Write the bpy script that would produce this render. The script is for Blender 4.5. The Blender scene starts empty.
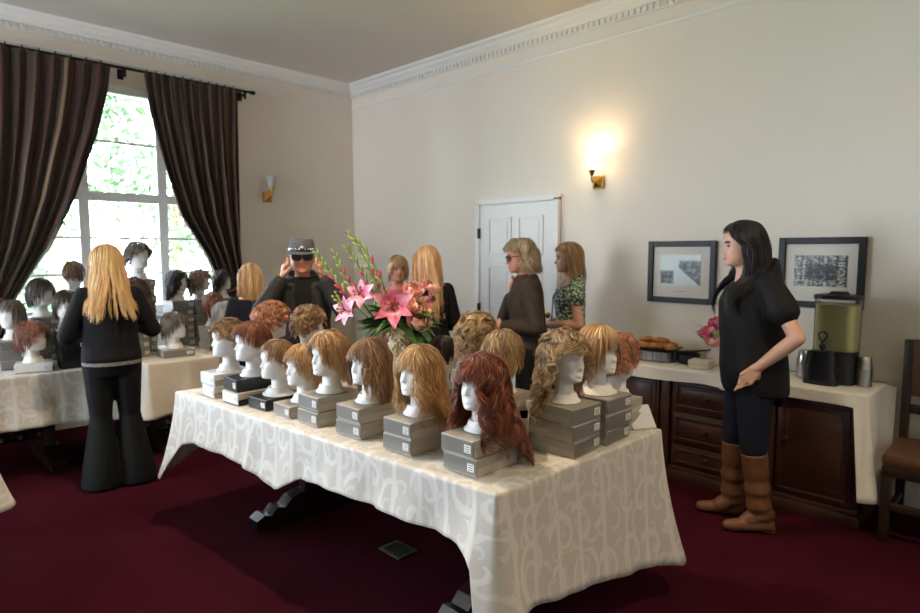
import bpy, bmesh, math, random
import numpy as np
from mathutils import Vector, Matrix, noise
random.seed(7)
PI = math.pi
S = bpy.context.scene
COL = S.collection
def R(d): return math.radians(d)

# ------------------------------------------------------------------ materials
MATS = {}
def nodes_of(name):
    m = bpy.data.materials.new(name); m.use_nodes = True
    nt = m.node_tree
    b = nt.nodes.get('Principled BSDF')
    return m, nt, b
def N(nt, t, **kw):
    n = nt.nodes.new(t)
    for k, v in kw.items():
        if k.startswith('i_'):
            n.inputs[k[2:].replace('_', ' ')].default_value = v
        else: setattr(n, k, v)
    return n
def L(nt, a, b): nt.links.new(a, b)
def lin(c):
    return tuple(((x/12.92) if x <= .04045 else ((x+.055)/1.055)**2.4) for x in [v/255 for v in c]) + (1,)
def ramp(nt, stops, interp='LINEAR'):
    r = N(nt, 'ShaderNodeValToRGB'); e = r.color_ramp.elements
    r.color_ramp.interpolation = interp
    while len(e) < len(stops): e.new(.5)
    for k, (p, c) in enumerate(stops): e[k].position = p; e[k].color = c
    return r
def mat(name, col, rough=.6, metal=0., spec=.5, noise_amt=.12, scale=30., bump=0., bscale=200., coat=0., sheen=0., sub=0.):
    """plain surface with a slight procedural mottling"""
    if name in MATS: return MATS[name]
    m, nt, b = nodes_of(name); c = lin(col)
    tc = N(nt, 'ShaderNodeTexCoord'); nz = N(nt, 'ShaderNodeTexNoise')
    nz.inputs['Scale'].default_value = scale; nz.inputs['Detail'].default_value = 4
    L(nt, tc.outputs['Object'], nz.inputs['Vector'])
    d = tuple(max(0, x*(1-noise_amt)) for x in c[:3])+(1,); l = tuple(min(1, x*(1+noise_amt)) for x in c[:3])+(1,)
    r = ramp(nt, [(.3, d), (.7, l)]); L(nt, nz.outputs['Fac'], r.inputs['Fac']); L(nt, r.outputs['Color'], b.inputs['Base Color'])
    b.inputs['Roughness'].default_value = rough; b.inputs['Metallic'].default_value = metal
    b.inputs['Specular IOR Level'].default_value = spec
    if coat: b.inputs['Coat Weight'].default_value = coat
    if sheen: b.inputs['Sheen Weight'].default_value = sheen
    if sub:
        b.inputs['Subsurface Weight'].default_value = sub; b.inputs['Subsurface Scale'].default_value = .01
    if bump:
        n2 = N(nt, 'ShaderNodeTexNoise'); n2.inputs['Scale'].default_value = bscale; n2.inputs['Detail'].default_value = 3
        L(nt, tc.outputs['Object'], n2.inputs['Vector'])
        bp = N(nt, 'ShaderNodeBump'); bp.inputs['Strength'].default_value = bump; bp.inputs['Distance'].default_value = .01
        L(nt, n2.outputs['Fac'], bp.inputs['Height']); L(nt, bp.outputs['Normal'], b.inputs['Normal'])
    MATS[name] = m
    return m
def hair_mat(name, dark, mid, light, root=None, rough=.33):
    """strand colours: u of the UV map is a random number per lock, v runs root to tip"""
    if name in MATS: return MATS[name]
    m, nt, b = nodes_of(name)
    uv = N(nt, 'ShaderNodeUVMap'); sx = N(nt, 'ShaderNodeSeparateXYZ'); L(nt, uv.outputs['UV'], sx.inputs[0])
    r = ramp(nt, [(0, lin(dark)), (.5, lin(mid)), (1, lin(light))]); L(nt, sx.outputs['X'], r.inputs['Fac'])
    rc = root or tuple(int(v*.75) for v in dark)
    v = N(nt, 'ShaderNodeMapRange'); v.inputs['From Min'].default_value = .0; v.inputs['From Max'].default_value = .22
    v.inputs['To Min'].default_value = .65 if root else .25; v.inputs['To Max'].default_value = 0
    L(nt, sx.outputs['Y'], v.inputs['Value'])
    mx = N(nt, 'ShaderNodeMix', data_type='RGBA'); L(nt, v.outputs['Result'], mx.inputs['Factor'])
    L(nt, r.outputs['Color'], mx.inputs['A']); mx.inputs['B'].default_value = lin(rc)
    L(nt, mx.outputs['Result'], b.inputs['Base Color'])
    b.inputs['Roughness'].default_value = rough; b.inputs['Specular IOR Level'].default_value = .6
    MATS[name] = m
    return m

# ------------------------------------------------------------------ mesh builders
class MB:
    """collects simple shapes into ONE mesh"""
    def __init__(s): s.v = []; s.f = []; s.m = []; s.uv = {}
    def add(s, vs, fs, mi=0):
        o = len(s.v); s.v += [tuple(p) for p in vs]; s.f += [tuple(i+o for i in f) for f in fs]; s.m += [mi]*len(fs); return s
    def box(s, c, d, rz=0, mi=0, M=None, bev=0.0):
        bm = bmesh.new(); bmesh.ops.create_cube(bm, size=1)
        bmesh.ops.scale(bm, vec=d, verts=bm.verts)
        if bev: bmesh.ops.bevel(bm, geom=bm.edges[:], offset=bev, segments=2, affect='EDGES', profile=.5)
        T = Matrix.Translation(c) @ Matrix.Rotation(rz, 4, 'Z')
        if M is not None: T = M @ T
        bm.verts.index_update()
        s.add([T @ v.co for v in bm.verts], [[v.index for v in f.verts] for f in bm.faces], mi); bm.free(); return s
    def tube(s, pts, rad, n=8, mi=0, cap=True, flat=1.0):
        pts = [Vector(p) for p in pts]; k = len(pts)
        if not hasattr(rad, '__len__'): rad = [rad]*k
        vs = []; fs = []; up = None
        for i, p in enumerate(pts):
            t = (pts[min(i+1, k-1)]-pts[max(i-1, 0)])
            if t.length < 1e-9: t = Vector((0, 0, 1))
            t.normalize()
            if up is None:
                up = Vector((0, 0, 1)) if abs(t.z) < .9 else Vector((1, 0, 0))
            a = (up - t*up.dot(t))
            if a.length < 1e-6: a = t.orthogonal()
            a.normalize(); b = t.cross(a); up = a
            for j in range(n):
                w = 2*PI*j/n
                vs.append(p + (a*math.cos(w)*flat + b*math.sin(w))*rad[i])
        for i in range(k-1):
            for j in range(n):
                fs.append((i*n+j, i*n+(j+1) % n, (i+1)*n+(j+1) % n, (i+1)*n+j))
        if cap: fs.append(tuple(range(n-1, -1, -1))); fs.append(tuple((k-1)*n+j for j in range(n)))
        return s.add(vs, fs, mi)
    def lathe(s, prof, c=(0, 0, 0), n=24, mi=0, cap=True, sq=None):
        vs = []; fs = []; k = len(prof)
        for (r, z) in prof:
            for j in range(n):
                w = 2*PI*j/n; cx, sy = math.cos(w), math.sin(w)
                if sq:
                    e = 2/sq; cx = math.copysign(abs(cx)**e, cx); sy = math.copysign(abs(sy)**e, sy)
                vs.append((c[0]+r*cx, c[1]+r*sy, c[2]+z))
        for i in range(k-1):
            for j in range(n):
                fs.append((i*n+j, i*n+(j+1) % n, (i+1)*n+(j+1) % n, (i+1)*n+j))
        if cap: fs.append(tuple(range(n-1, -1, -1))); fs.append(tuple((k-1)*n+j for j in range(n)))
        return s.add(vs, fs, mi)
    def ball(s, c, r, n=12, k=8, mi=0, M=None):
        if not hasattr(r, '__len__'): r = (r, r, r)
        vs = [Vector((0, 0, -1))]; fs = []
        for i in range(1, k):
            a = -PI/2+PI*i/k
            for j in range(n):
                w = 2*PI*j/n; vs.append(Vector((math.cos(a)*math.cos(w), math.cos(a)*math.sin(w), math.sin(a))))
        vs.append(Vector((0, 0, 1)))
        for j in range(n): fs.append((0, 1+(j+1) % n, 1+j))
        for i in range(k-2):
            for j in range(n):
                a = 1+i*n; fs.append((a+j, a+(j+1) % n, a+n+(j+1) % n, a+n+j))
        t = len(vs)-1; a = 1+(k-2)*n
        for j in range(n): fs.append((a+j, a+(j+1) % n, t))
        vs = [Vector((v.x*r[0], v.y*r[1], v.z*r[2])) for v in vs]
        if M is not None: vs = [M @ v for v in vs]
        return s.add([v+Vector(c) for v in vs], fs, mi)
    def loft(s, rings, mi=0, cap=True):
        n = len(rings[0]); vs = [p for r in rings for p in r]; fs = []
        for i in range(len(rings)-1):
            for j in range(n): fs.append((i*n+j, i*n+(j+1) % n, (i+1)*n+(j+1) % n, (i+1)*n+j))
        if cap: fs.append(tuple(range(n-1, -1, -1))); fs.append(tuple((len(rings)-1)*n+j for j in range(n)))
        return s.add(vs, fs, mi)
    def prism(s, poly, h0, h1, axis='z', mi=0):
        n = len(poly)
        def P(a, b, h): return {'z': (a, b, h), 'y': (a, h, b), 'x': (h, a, b)}[axis]
        vs = [P(a, b, h0) for a, b in poly]+[P(a, b, h1) for a, b in poly]
        fs = [tuple(range(n-1, -1, -1)), tuple(range(n, 2*n))]+[(i, (i+1) % n, n+(i+1) % n, n+i) for i in range(n)]
        return s.add(vs, fs, mi)
    def xf(s, M): s.v = [tuple(M @ Vector(p)) for p in s.v]; return s
    def build(s, name, mats, parent=None, smooth=True, angle=40):
        me = bpy.data.meshes.new(name); me.from_pydata(s.v, [], s.f)
        if not isinstance(mats, (list, tuple)): mats = [mats]
        for m in mats: me.materials.append(m)
        if len(mats) > 1: me.polygons.foreach_set('material_index', s.m)
        bm = bmesh.new(); bm.from_mesh(me); bmesh.ops.recalc_face_normals(bm, faces=bm.faces); bm.to_mesh(me); bm.free()
        if smooth:
            me.polygons.foreach_set('use_smooth', [True]*len(me.polygons))
            me.set_sharp_from_angle(angle=R(angle))
        me.update()
        return link(name, me, parent)
def link(name, me, parent=None):
    o = bpy.data.objects.new(name, me); COL.objects.link(o)
    if parent is not None: o.parent = parent
    return o
def empty(name, loc=(0, 0, 0), rz=0, label=None, cat=None, group=None):
    o = bpy.data.objects.new(name, None); COL.objects.link(o); o.location = loc; o.rotation_euler = (0, 0, rz)
    o.empty_display_size = .05
    return tag(o, label, cat, group)
def tag(o, label=None, cat=None, group=None, kind=None):
    if label: o['label'] = label
    if cat: o['category'] = cat
    if group: o['group'] = group
    if kind: o['kind'] = kind
    return o
def struct(o): o['kind'] = 'structure'; return o
def np_mesh(name, V, Fq, mats, uv=None, smooth=True):
    """V (n,3), Fq (m,4) int, uv per vertex (n,2)"""
    me = bpy.data.meshes.new(name); n = len(V); m = len(Fq)
    me.vertices.add(n); me.vertices.foreach_set('co', np.ascontiguousarray(V, dtype=np.float32).ravel())
    me.loops.add(m*4); me.loops.foreach_set('vertex_index', np.ascontiguousarray(Fq, dtype=np.int32).ravel())
    me.polygons.add(m); me.polygons.foreach_set('loop_start', np.arange(0, m*4, 4, dtype=np.int32))
    if smooth: me.polygons.foreach_set('use_smooth', np.ones(m, dtype=bool))
    if not isinstance(mats, (list, tuple)): mats = [mats]
    for a in mats: me.materials.append(a)
    if uv is not None:
        l = me.uv_layers.new(name='UVMap')
        l.data.foreach_set('uv', np.ascontiguousarray(uv[Fq.ravel()], dtype=np.float32).ravel())
    me.update(calc_edges=True); me.validate()
    return me
def copy_tree(o, parent=None):
    c = o.copy(); COL.objects.link(c)
    if parent is not None: c.parent = parent
    for ch in list(o.children): copy_tree(ch, c)
    return c
# ------------------------------------------------------------------ heads
_HR = [  # z front, z back, front, back, half width   (chin 0, crown 1, facing -y)
 (-.40, -.38, .19, .30, .26), (-.30, -.26, .165, .285, .235), (-.18, -.08, .15, .285, .225), (-.08, .05, .155, .30, .225),
 (-.035, .12, .20, .325, .24), (-.01, .17, .32, .345, .255), (.015, .21, .39, .36, .268), (.055, .25, .415, .38, .285), (.12, .30, .42, .40, .318),
 (.18, .34, .42, .415, .328), (.25, .39, .42, .43, .336), (.33, .45, .415, .45, .342), (.40, .50, .41, .46, .346), (.48, .54, .405, .468, .348), (.55, .59, .415, .47, .35),
 (.62, .65, .425, .47, .35), (.70, .72, .42, .46, .343), (.78, .79, .395, .435, .322), (.86, .865, .345, .385, .28), (.92, .925, .27, .31, .225), (.97, .97, .17, .20, .145), (.995, .995, .06, .07, .05)]
def head_rings(base=None, nth=44, sub=2, nose=1., fem=1.):
    rows = list(_HR)
    if base: rows = base + rows[1:]
    A = np.array(rows); k = len(A)
    t = np.linspace(0, k-1, (k-1)*sub+1)
    # catmull-rom over rows
    i1 = np.clip(np.floor(t).astype(int), 0, k-2); u = (t-i1)[:, None]
    P0 = A[np.clip(i1-1, 0, k-1)]; P1 = A[i1]; P2 = A[i1+1]; P3 = A[np.clip(i1+2, 0, k-1)]
    B = .5*((2*P1)+(P2-P0)*u+(2*P0-5*P1+4*P2-P3)*u*u+(-P0+3*P1-3*P2+P3)*u**3)
    th = np.linspace(0, 2*PI, nth, endpoint=False)
    th = th - .45*np.sin(th)          # denser at the face (th = 0)
    c, s = np.cos(th), np.sin(th)
    e = .9
    cs = np.sign(c)*np.abs(c)**e; ss = np.sign(s)*np.abs(s)**e
    zf, zb, fr, bk, w = [B[:, j][:, None] for j in range(5)]
    z = (zf+zb)/2+(zf-zb)/2*c[None]
    x = w*ss[None]
    y = np.where(c[None] > 0, -fr*cs[None], -bk*cs[None])
    # features, pushed along -y on the front
    front = np.clip((c[None]-.15)/.35, 0, 1)
    def g(x0, sx, z0, sz): return np.exp(-((x-x0)/sx)**2-((z-z0)/sz)**2)
    D = np.zeros_like(x)
    ridge = np.clip((.56-z)/.24, 0, 1)
    D += nose*.105*np.exp(-(x/(.030+.028*ridge))**2)*np.where(z > .325, ridge**1.3, np.exp(-((z-.325)/.032)**2))
    D += .03*nose*(g(.055, .03, .325, .03)+g(-.055, .03, .325, .03))
    for sx in (-1, 1):
        D -= .045*g(sx*.135, .075, .475, .05)
        D += .018*g(sx*.135, .05, .465, .022)
        D += .015*g(sx*.14, .09, .565, .03)
        D += .02*g(sx*.2, .08, .33, .08)
    D += .032*g(0, .085, .195, .018)+.034*g(0, .075, .15, .02)-.014*g(0, .10, .173, .01)
    D -= .015*g(0, .1, .105, .025); D += .03*g(0, .085, .04, .045)
    D -= .012*g(0, .03, .24, .03)
    y = y-D*front
    return x, y, z
def head_mb(h, base=None, nth=44, sub=2, ears=True, nose=.8):
    x, y, z = head_rings(base, nth, sub, nose)
    mb = MB(); mb.loft([[(x[i, j]*h, y[i, j]*h, z[i, j]*h) for j in range(x.shape[1])] for i in range(x.shape[0])])
    if ears:
        for sx in (-1, 1):
            M = Matrix.Rotation(R(8), 3, 'X')
            mb.ball((sx*.352*h, .06*h, .42*h), (.035*h, .085*h, .145*h), 10, 8, M=M)
    return mb
BUST = [(-.46, -.46, .33, .37, .36), (-.44, -.44, .33, .37, .36), (-.38, -.38, .27, .33, .31), (-.26, -.24, .225, .30, .265)]
BUST_WIDE = [(-.48, -.48, .40, .44, .46), (-.455, -.455, .40, .44, .46), (-.38, -.37, .31, .38, .37), (-.27, -.25, .235, .31, .275)]
# ------------------------------------------------------------------ hair
def hair(seed=1, n=500, steps=14, part=(0.0, -.25, 1), L0=.5, Lback=None, vol=1.08, hug=.5, grav=.35, flare=0.,
         wave=.02, wfreq=2., clump=40, cl=.4, width=.02, face_x=.27, bang=.60, sweep=0., hairline=.80, jit=.07, short_low=1., lift=0., nape=None,
         facesplit=0., cheek=-.10, tipwave=0., pushback=0., front=0., hide=None, body=None, curlR=0.0):
    """locks of hair in head units; returns V, F, uv"""
    rg = np.random.default_rng(seed)
    C = np.array([0, .02, .56]); Rd = np.array([.37, .475, .455])
    # roots
    m = n*4
    q = rg.normal(size=(m, 3)); q /= np.linalg.norm(q, axis=1)[:, None]
    az = np.abs(np.arctan2(q[:, 0], -q[:, 1]))      # 0 front .. pi back
    lim = np.interp(az, [0, .7, 1.2, 1.6, 2.2, PI], [math.cos(R(90-(hairline-.56)/.455*60)), .40, .15, -.1, -.45, -.5])
    lim[:] = np.where(az < .7, np.interp(az, [0, .7], [(hairline-.56)/.455*.9, (hairline-.56)/.455*.75]), lim)
    q = q[q[:, 2] > lim][:n]; n = len(q)
    P = np.array(part, float); P /= np.linalg.norm(P)
    Ri = Rd*vol
    lay = rg.uniform(.93, 1.03, n)[:, None]
    p = C+q*Ri*lay
    # tangent away from part
    d = q-P*(q@P)[:, None]; d = q*0+(q-P); d -= q*np.sum(d*q, axis=1)[:, None]
    d /= (np.linalg.norm(d, axis=1)[:, None]+1e-6)
    if facesplit:
        d[:, 0] += np.sign(p[:, 0]-P[0]*.37)*facesplit*(p[:, 1] < 0)
    d += q*lift+rg.normal(size=(n, 3))*jit
    if sweep: d[:, 0] += sweep*(p[:, 1] < .05)
    d /= np.linalg.norm(d, axis=1)[:, None]
    backness = np.clip((q[:, 1]+.6)/1.2, 0, 1)
    Lb = Lback if Lback is not None else L0
    Ln = (L0*(1-backness)+Lb*backness)*rg.uniform(.82, 1.08, n)
    if short_low != 1.: Ln *= np.interp(q[:, 2], [-.5, .6], [short_low, 1])
    ds = (Ln/(steps-1))[:, None]
    p = p-d*.10; r = (p-C)/(Ri*lay); p = C+(p-C)/np.maximum(np.linalg.norm(r, axis=1), 1e-6)[:, None]
    path = [p.copy()]
    for k in range(steps-1):
        gv = np.zeros_like(d); gv[:, 2] = -grav
        gv[:, 0] += flare*np.sign(p[:, 0])*.12*(p[:, 2] < .4); gv[:, 1] += flare*.12*(p[:, 2] < .4)*(p[:, 1] > -.1)
        if sweep: gv[:, 0] += sweep*.3*(p[:, 1] < -.05)
        inface = (p[:, 1] < -.12) & (np.abs(p[:, 0]) < face_x) & (p[:, 2] < bang+.12) & (facesplit != 0)
        gv[:, 0] += np.where(inface, np.sign(p[:, 0]-P[0]*.3+1e-4)*facesplit, 0)
        if pushback: gv[:, 1] += np.where((p[:, 1] < cheek) & (p[:, 2] < .72) & (p[:, 2] > -.02), pushback, 0)
        if front: gv[:, 1] -= front*((p[:, 2] < .1) & (q[:, 1] < .45) & (p[:, 1] > -.50)); d[:, 1] *= np.where((p[:, 1] < -.45) & (p[:, 2] < .1), .3, 1)
        d = d+gv; d /= np.linalg.norm(d, axis=1)[:, None]
        p = p+d*ds
        # stay outside head, hug
        r = (p-C)/(Ri*lay); rr = np.linalg.norm(r, axis=1)
        low = p[:, 2] < .25
        out = rr < 1
        r2 = r/np.maximum(rr, 1e-6)[:, None]
        # below the widest level the hair hangs as a curtain: only push horizontally
        hz = np.hypot((p[:, 0]-C[0])/Ri[0], (p[:, 1]-C[1])/Ri[1])
        tgt = np.clip(1-np.maximum(0, (.45-p[:, 2]))*.16, .72, 1)*np.where(lay[:, 0] > 0, lay[:, 0], 1)
        need = (p[:, 2] < .56) & (hz < tgt)
        f = np.where(need, tgt/np.maximum(hz, 1e-3), 1)
        p[:, 0] = C[0]+(p[:, 0]-C[0])*f; p[:, 1] = C[1]+(p[:, 1]-C[1])*f
        up = (p[:, 2] >= .56) & out
        p = np.where(up[:, None], C+r2*Ri*lay, p)
        # hug: pull loose upper locks back towards shell
        far = (rr > 1.0) & (p[:, 2] > .3)
        p = np.where(far[:, None], p*(1-hug*.25)+(C+r2*Ri*lay)*(hug*.25), p)
        if body is not None:      # shoulders: keep outside an ellipsoid
            bc, br = body
            rb = (p-np.array(bc))/np.array(br); rl = np.linalg.norm(rb, axis=1)
            ins = rl < 1
            p = np.where(ins[:, None], np.array(bc)+rb/np.maximum(rl, 1e-6)[:, None]*np.array(br), p)
        path.append(p.copy())
    Pth = np.stack(path, 1)          # n, steps, 3
    sv = np.linspace(0, 1, steps)
    # clumps
    cen = rg.choice(n, min(clump, n), replace=False)
    own = np.argmin(((q[:, None, :]-q[cen][None])**2).sum(-1), 1)
    if cl > 0:
        w = (cl*sv**1.2)[None, :, None]
        Pth = Pth*(1-w)+w*(Pth[cen][own]+(Pth[:, :1]-Pth[cen][own][:, :1])*(.35 if cl < .8 else .22))
    # waves
    T = np.gradient(Pth, axis=1); T /= (np.linalg.norm(T, axis=2)[..., None]+1e-6)
    O = Pth-np.array([0, .03, .4]); O[..., 2] *= .4; O /= (np.linalg.norm(O, axis=2)[..., None]+1e-6)
    Lt = np.cross(T, O); Lt /= (np.linalg.norm(Lt, axis=2)[..., None]+1e-6)
    ph = (rg.uniform(0, 2*PI, len(cen))[own]+rg.normal(size=n)*(.5 if cl < .8 else .15))[:, None]
    fq = (wfreq*rg.uniform(.85, 1.15, len(cen))[own])[:, None]
    ss = sv[None]*(Ln[:, None])*fq*2*PI
    amp = wave*(np.clip(sv*2.2, 0, 1)*(1-tipwave)+tipwave*1.5*sv**1.3)[None]*(rg.uniform(.6, 1.3, n) if cl < .8 else rg.uniform(.85, 1.15, n))[:, None]
    sgn = rg.choice([-1, 1], len(cen))[own][:, None]
    Pth = Pth+(Lt*(sgn*np.sin(ss+ph)*amp)[..., None]+O*((np.cos(ss+ph)*.7+.5)*amp)[..., None])
    # cut the locks that would cover the face
    X, Y, Z = Pth[..., 0], Pth[..., 1], Pth[..., 2]
    bl = bang+rg.normal(size=n)[:, None]*.035
    bad = (Y < cheek) & (np.abs(X) < face_x) & (Z < bl)
    first = np.where(bad.any(1), bad.argmax(1), steps)
    keep = first >= 3
    frac = np.where(first < steps, (first-1)/(steps-1), 1.)
    if nape is not None:
        low = (Z < nape)
        f2 = np.where(low.any(1), low.argmax(1), steps); frac = np.minimum(frac, np.where(f2 < steps, np.maximum(f2, 2)/(steps-1), 1.))
    tt = sv[None]*frac[:, None]*(steps-1); i0 = np.clip(tt.astype(int), 0, steps-2); u = (tt-i0)[..., None]
    idx = np.arange(n)[:, None]
    Pth = Pth[idx, i0]*(1-u)+Pth[idx, i0+1]*u
    Pth = Pth[keep]; rnd = rg.uniform(0, 1, n)[keep]; own = own[keep]; n = len(Pth)
    crnd = rg.uniform(0, 1, len(cen))
    rnd = np.clip(.55*rnd+.45*crnd[own], 0, 1)
    T = np.gradient(Pth, axis=1); T /= (np.linalg.norm(T, axis=2)[..., None]+1e-6)
    O = Pth-np.array([0, .03, .4]); O /= (np.linalg.norm(O, axis=2)[..., None]+1e-6)
    Lt = np.cross(T, O); Lt /= (np.linalg.norm(Lt, axis=2)[..., None]+1e-6); O = np.cross(Lt, T)
    wd = width*rg.uniform(.6, 1.35, n)[:, None]*np.interp(sv, [0, .15, .6, 1], [.55, 1, .9, .25])[None]
    K = np.stack([Pth+Lt*wd[..., None], Pth+O*(wd*.5)[..., None], Pth-Lt*wd[..., None], Pth-O*(wd*.5)[..., None]], 2)   # n, steps, 4, 3
    V = K.reshape(-1, 3)
    uv = np.stack([np.broadcast_to(rnd[:, None, None], (n, steps, 4)), np.broadcast_to(sv[None, :, None], (n, steps, 4))], -1).reshape(-1, 2)
    b = np.arange(n)[:, None, None]*steps*4+np.arange(steps-1)[None, :, None]*4
    j = np.arange(4)[None, None]; j2 = (j+1) % 4
    Fq = np.stack([b+j, b+j2, b+4+j2, b+4+j], -1).reshape(-1, 4)
    # scalp cap underneath
    na, nb = 28, 12; off = len(V); cv = []
    for i in range(nb+1):
        for k in range(na):
            w = 2*PI*k/na; a2 = abs((w+PI) % (2*PI)-PI)
            mx = np.interp(a2, [0, .7, 1.2, 1.6, 2.2, PI], [R(90)-math.asin(min(.95, (hairline-.56)/.455*.9)), R(90)-math.asin(min(.95, (hairline-.56)/.455*.72)), R(80), R(95), R(115), R(118)])
            f = mx*i/nb
            cv.append(C+np.array([math.sin(f)*math.sin(w), -math.sin(f)*math.cos(w), math.cos(f)])*Rd*(1+(vol-1)*.55))
    cf = [[off+i*na+k, off+i*na+(k+1) % na, off+(i+1)*na+(k+1) % na, off+(i+1)*na+k] for i in range(nb) for k in range(na)]
    V = np.vstack([V, np.array(cv)]); Fq = np.vstack([Fq, np.array(cf)])
    uv = np.vstack([uv, np.tile([[.25, .05]], (len(cv), 1))])
    return V, Fq, uv
def hair_obj(name, h, material, parent, origin=(0, 0, 0), M=None, **kw):
    V, Fq, uv = hair(**kw)
    V = V*h
    if M is not None:
        A = np.array(M); V = V@A[:3, :3].T+A[:3, 3]
    V = V+np.array(origin)
    return link(name, np_mesh(name, V, Fq, material, uv), parent)
# ------------------------------------------------------------------ wigs
foam = mat('foam white', (226, 222, 218), rough=.55, noise_amt=.03, sub=.0)
HAIR = {
 'auburn': hair_mat('hair auburn', (66, 32, 22), (122, 70, 46), (190, 124, 86)),
 'red': hair_mat('hair red', (56, 22, 15), (122, 56, 32), (206, 124, 74)),
 'golden': hair_mat('hair golden', (122, 86, 52), (200, 156, 102), (248, 218, 168), root=(96, 64, 36)),
 'brown': hair_mat('hair brown', (52, 34, 26), (100, 70, 50), (160, 118, 84)),
 'darkbrown': hair_mat('hair dark brown', (26, 16, 16), (52, 34, 30), (92, 62, 50)),
 'honey': hair_mat('hair honey', (128, 92, 58), (194, 150, 102), (236, 202, 154)),
 'lightbrown': hair_mat('hair light brown', (84, 60, 42), (142, 108, 78), (208, 170, 130)),
 'ash': hair_mat('hair ash blonde', (88, 66, 44), (152, 120, 82), (220, 186, 138), root=(60, 42, 28)),
 'copper': hair_mat('hair copper', (112, 62, 44), (172, 110, 78), (218, 160, 124)),
 'blonde': hair_mat('hair pale blonde', (170, 126, 74), (214, 172, 114), (240, 208, 156)),
 'grey': hair_mat('hair grey brown', (70, 62, 56), (116, 104, 94), (166, 154, 142)),
 'black': hair_mat('hair black', (10, 8, 9), (18, 13, 13), (30, 22, 21), rough=.45),
 'strawberry': hair_mat('hair strawberry blonde', (140, 96, 62), (196, 150, 104), (232, 196, 150)),
}
WIGS = {
 'curly_short': dict(n=1400, steps=20, L0=.42, part=(.1, -.2, 1), vol=1.16, wave=.06, wfreq=3.2, clump=90, cl=.9, width=.011, grav=.25, bang=.70, lift=.25, nape=.02, short_low=.8, hairline=.84),
 'pixie': dict(n=1200, steps=14, L0=.40, part=(.3, .1, 1), vol=1.12, wave=.012, wfreq=1.5, clump=60, cl=.35, width=.011, grav=.22, bang=.64, lift=.10, nape=-.05, sweep=-.05, short_low=.8, hairline=.86),
 'updo': dict(n=1500, steps=16, L0=.62, Lback=.75, part=(.25, -.55, 1), vol=1.20, wave=.018, wfreq=1.2, clump=60, cl=.35, width=.011, grav=.3, bang=.66, lift=.10, facesplit=.5, nape=-.12, hairline=.86),
 'bob': dict(n=1500, steps=15, L0=.95, Lback=.9, part=(.2, -.15, 1), vol=1.2, wave=.014, wfreq=1.2, clump=60, cl=.3, width=.011, bang=.56, nape=-.06, hairline=.86, flare=-.3),
 'shoulder': dict(n=1600, steps=18, L0=.95, Lback=1.05, part=(.1, -.2, 1), vol=1.14, wave=.03, wfreq=1.6, clump=60, cl=.45, width=.011, bang=.56, hairline=.86),
 'long_wavy': dict(n=1900, steps=20, L0=1.15, Lback=1.4, part=(0, -.2, 1), vol=1.16, wave=.075, tipwave=.7, wfreq=1.7, clump=60, cl=.75, width=.010, bang=.55, hairline=.86, flare=.25),
 'long_curly': dict(n=2400, steps=28, L0=1.5, Lback=1.6, part=(0, -.25, 1), vol=1.2, wave=.10, tipwave=.6, wfreq=2.3, clump=70, cl=.92, width=.010, bang=.56, hairline=.86, flare=.75),
 'big_curly': dict(n=2000, steps=24, L0=.95, Lback=1.15, part=(.25, -.35, 1), vol=1.24, wave=.095, wfreq=2.6, clump=75, cl=.92, width=.010, bang=.62, hairline=.86, flare=.5, facesplit=.5, lift=.15),
 'straight_long': dict(n=1500, steps=14, L0=1.0, Lback=1.2, part=(0, -.2, 1), vol=1.12, wave=.01, wfreq=1, clump=60, cl=.25, width=.011, bang=.58, hairline=.86),
 'shag': dict(n=1300, steps=14, L0=.7, Lback=.75, part=(.1, 0, 1), vol=1.22, wave=.03, wfreq=1.6, clump=60, cl=.45, width=.012, bang=.60, hairline=.86, lift=.14, nape=-.1),
}
WSEED = [100]
def wig_head(loc, face, style, colour, label, h=.185, bust=BUST, dens=1., wig_name='wig', group=None, cat='mannequin head', tiltz=0, head_m=None, **over):
    """mannequin head with a wig; face = compass direction (x, y) the face points to"""
    rz = math.atan2(face[1], face[0])+PI/2
    t = empty('wig_mannequin', loc, rz, label, cat, group)
    oz = -bust[0][0]*h
    hd = head_mb(h, bust, nth=44 if dens > .7 else 28, sub=2 if dens > .7 else 1)
    hd.xf(Matrix.Translation((0, 0, oz))); hd.build('mannequin_head', head_m or foam, t, angle=80)
    kw = dict(WIGS[style]); kw.update(over); WSEED[0] += 1; kw.setdefault('seed', WSEED[0])
    kw['n'] = int(kw['n']*dens); kw['width'] = kw['width']*(1/dens)**.6
    if dens < .7: kw['steps'] = max(10, int(kw['steps']*.65))
    hair_obj(wig_name, h, HAIR[colour] if isinstance(colour, str) else colour, t, origin=(0, 0, oz), **kw)
    return t
# ------------------------------------------------------------------ people
def remesh(parts, voxel, smooth=3, fac=.5):
    """one continuous skin from overlapping closed volumes"""
    mb = MB()
    for q in parts: mb.add(q.v, q.f)
    me = bpy.data.meshes.new('tmp'); me.from_pydata(mb.v, [], mb.f)
    bm = bmesh.new(); bm.from_mesh(me); bmesh.ops.recalc_face_normals(bm, faces=bm.faces); bm.to_mesh(me); bm.free()
    o = bpy.data.objects.new('tmp', me); COL.objects.link(o)
    a = o.modifiers.new('r', 'REMESH'); a.mode = 'VOXEL'; a.voxel_size = voxel
    if smooth: b = o.modifiers.new('s', 'SMOOTH'); b.iterations = smooth; b.factor = fac
    dg = bpy.context.evaluated_depsgraph_get(); dg.update()
    out = bpy.data.meshes.new_from_object(o.evaluated_get(dg))
    bpy.data.objects.remove(o); bpy.data.meshes.remove(me)
    out.polygons.foreach_set('use_smooth', [True]*len(out.polygons))
    return out
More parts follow.
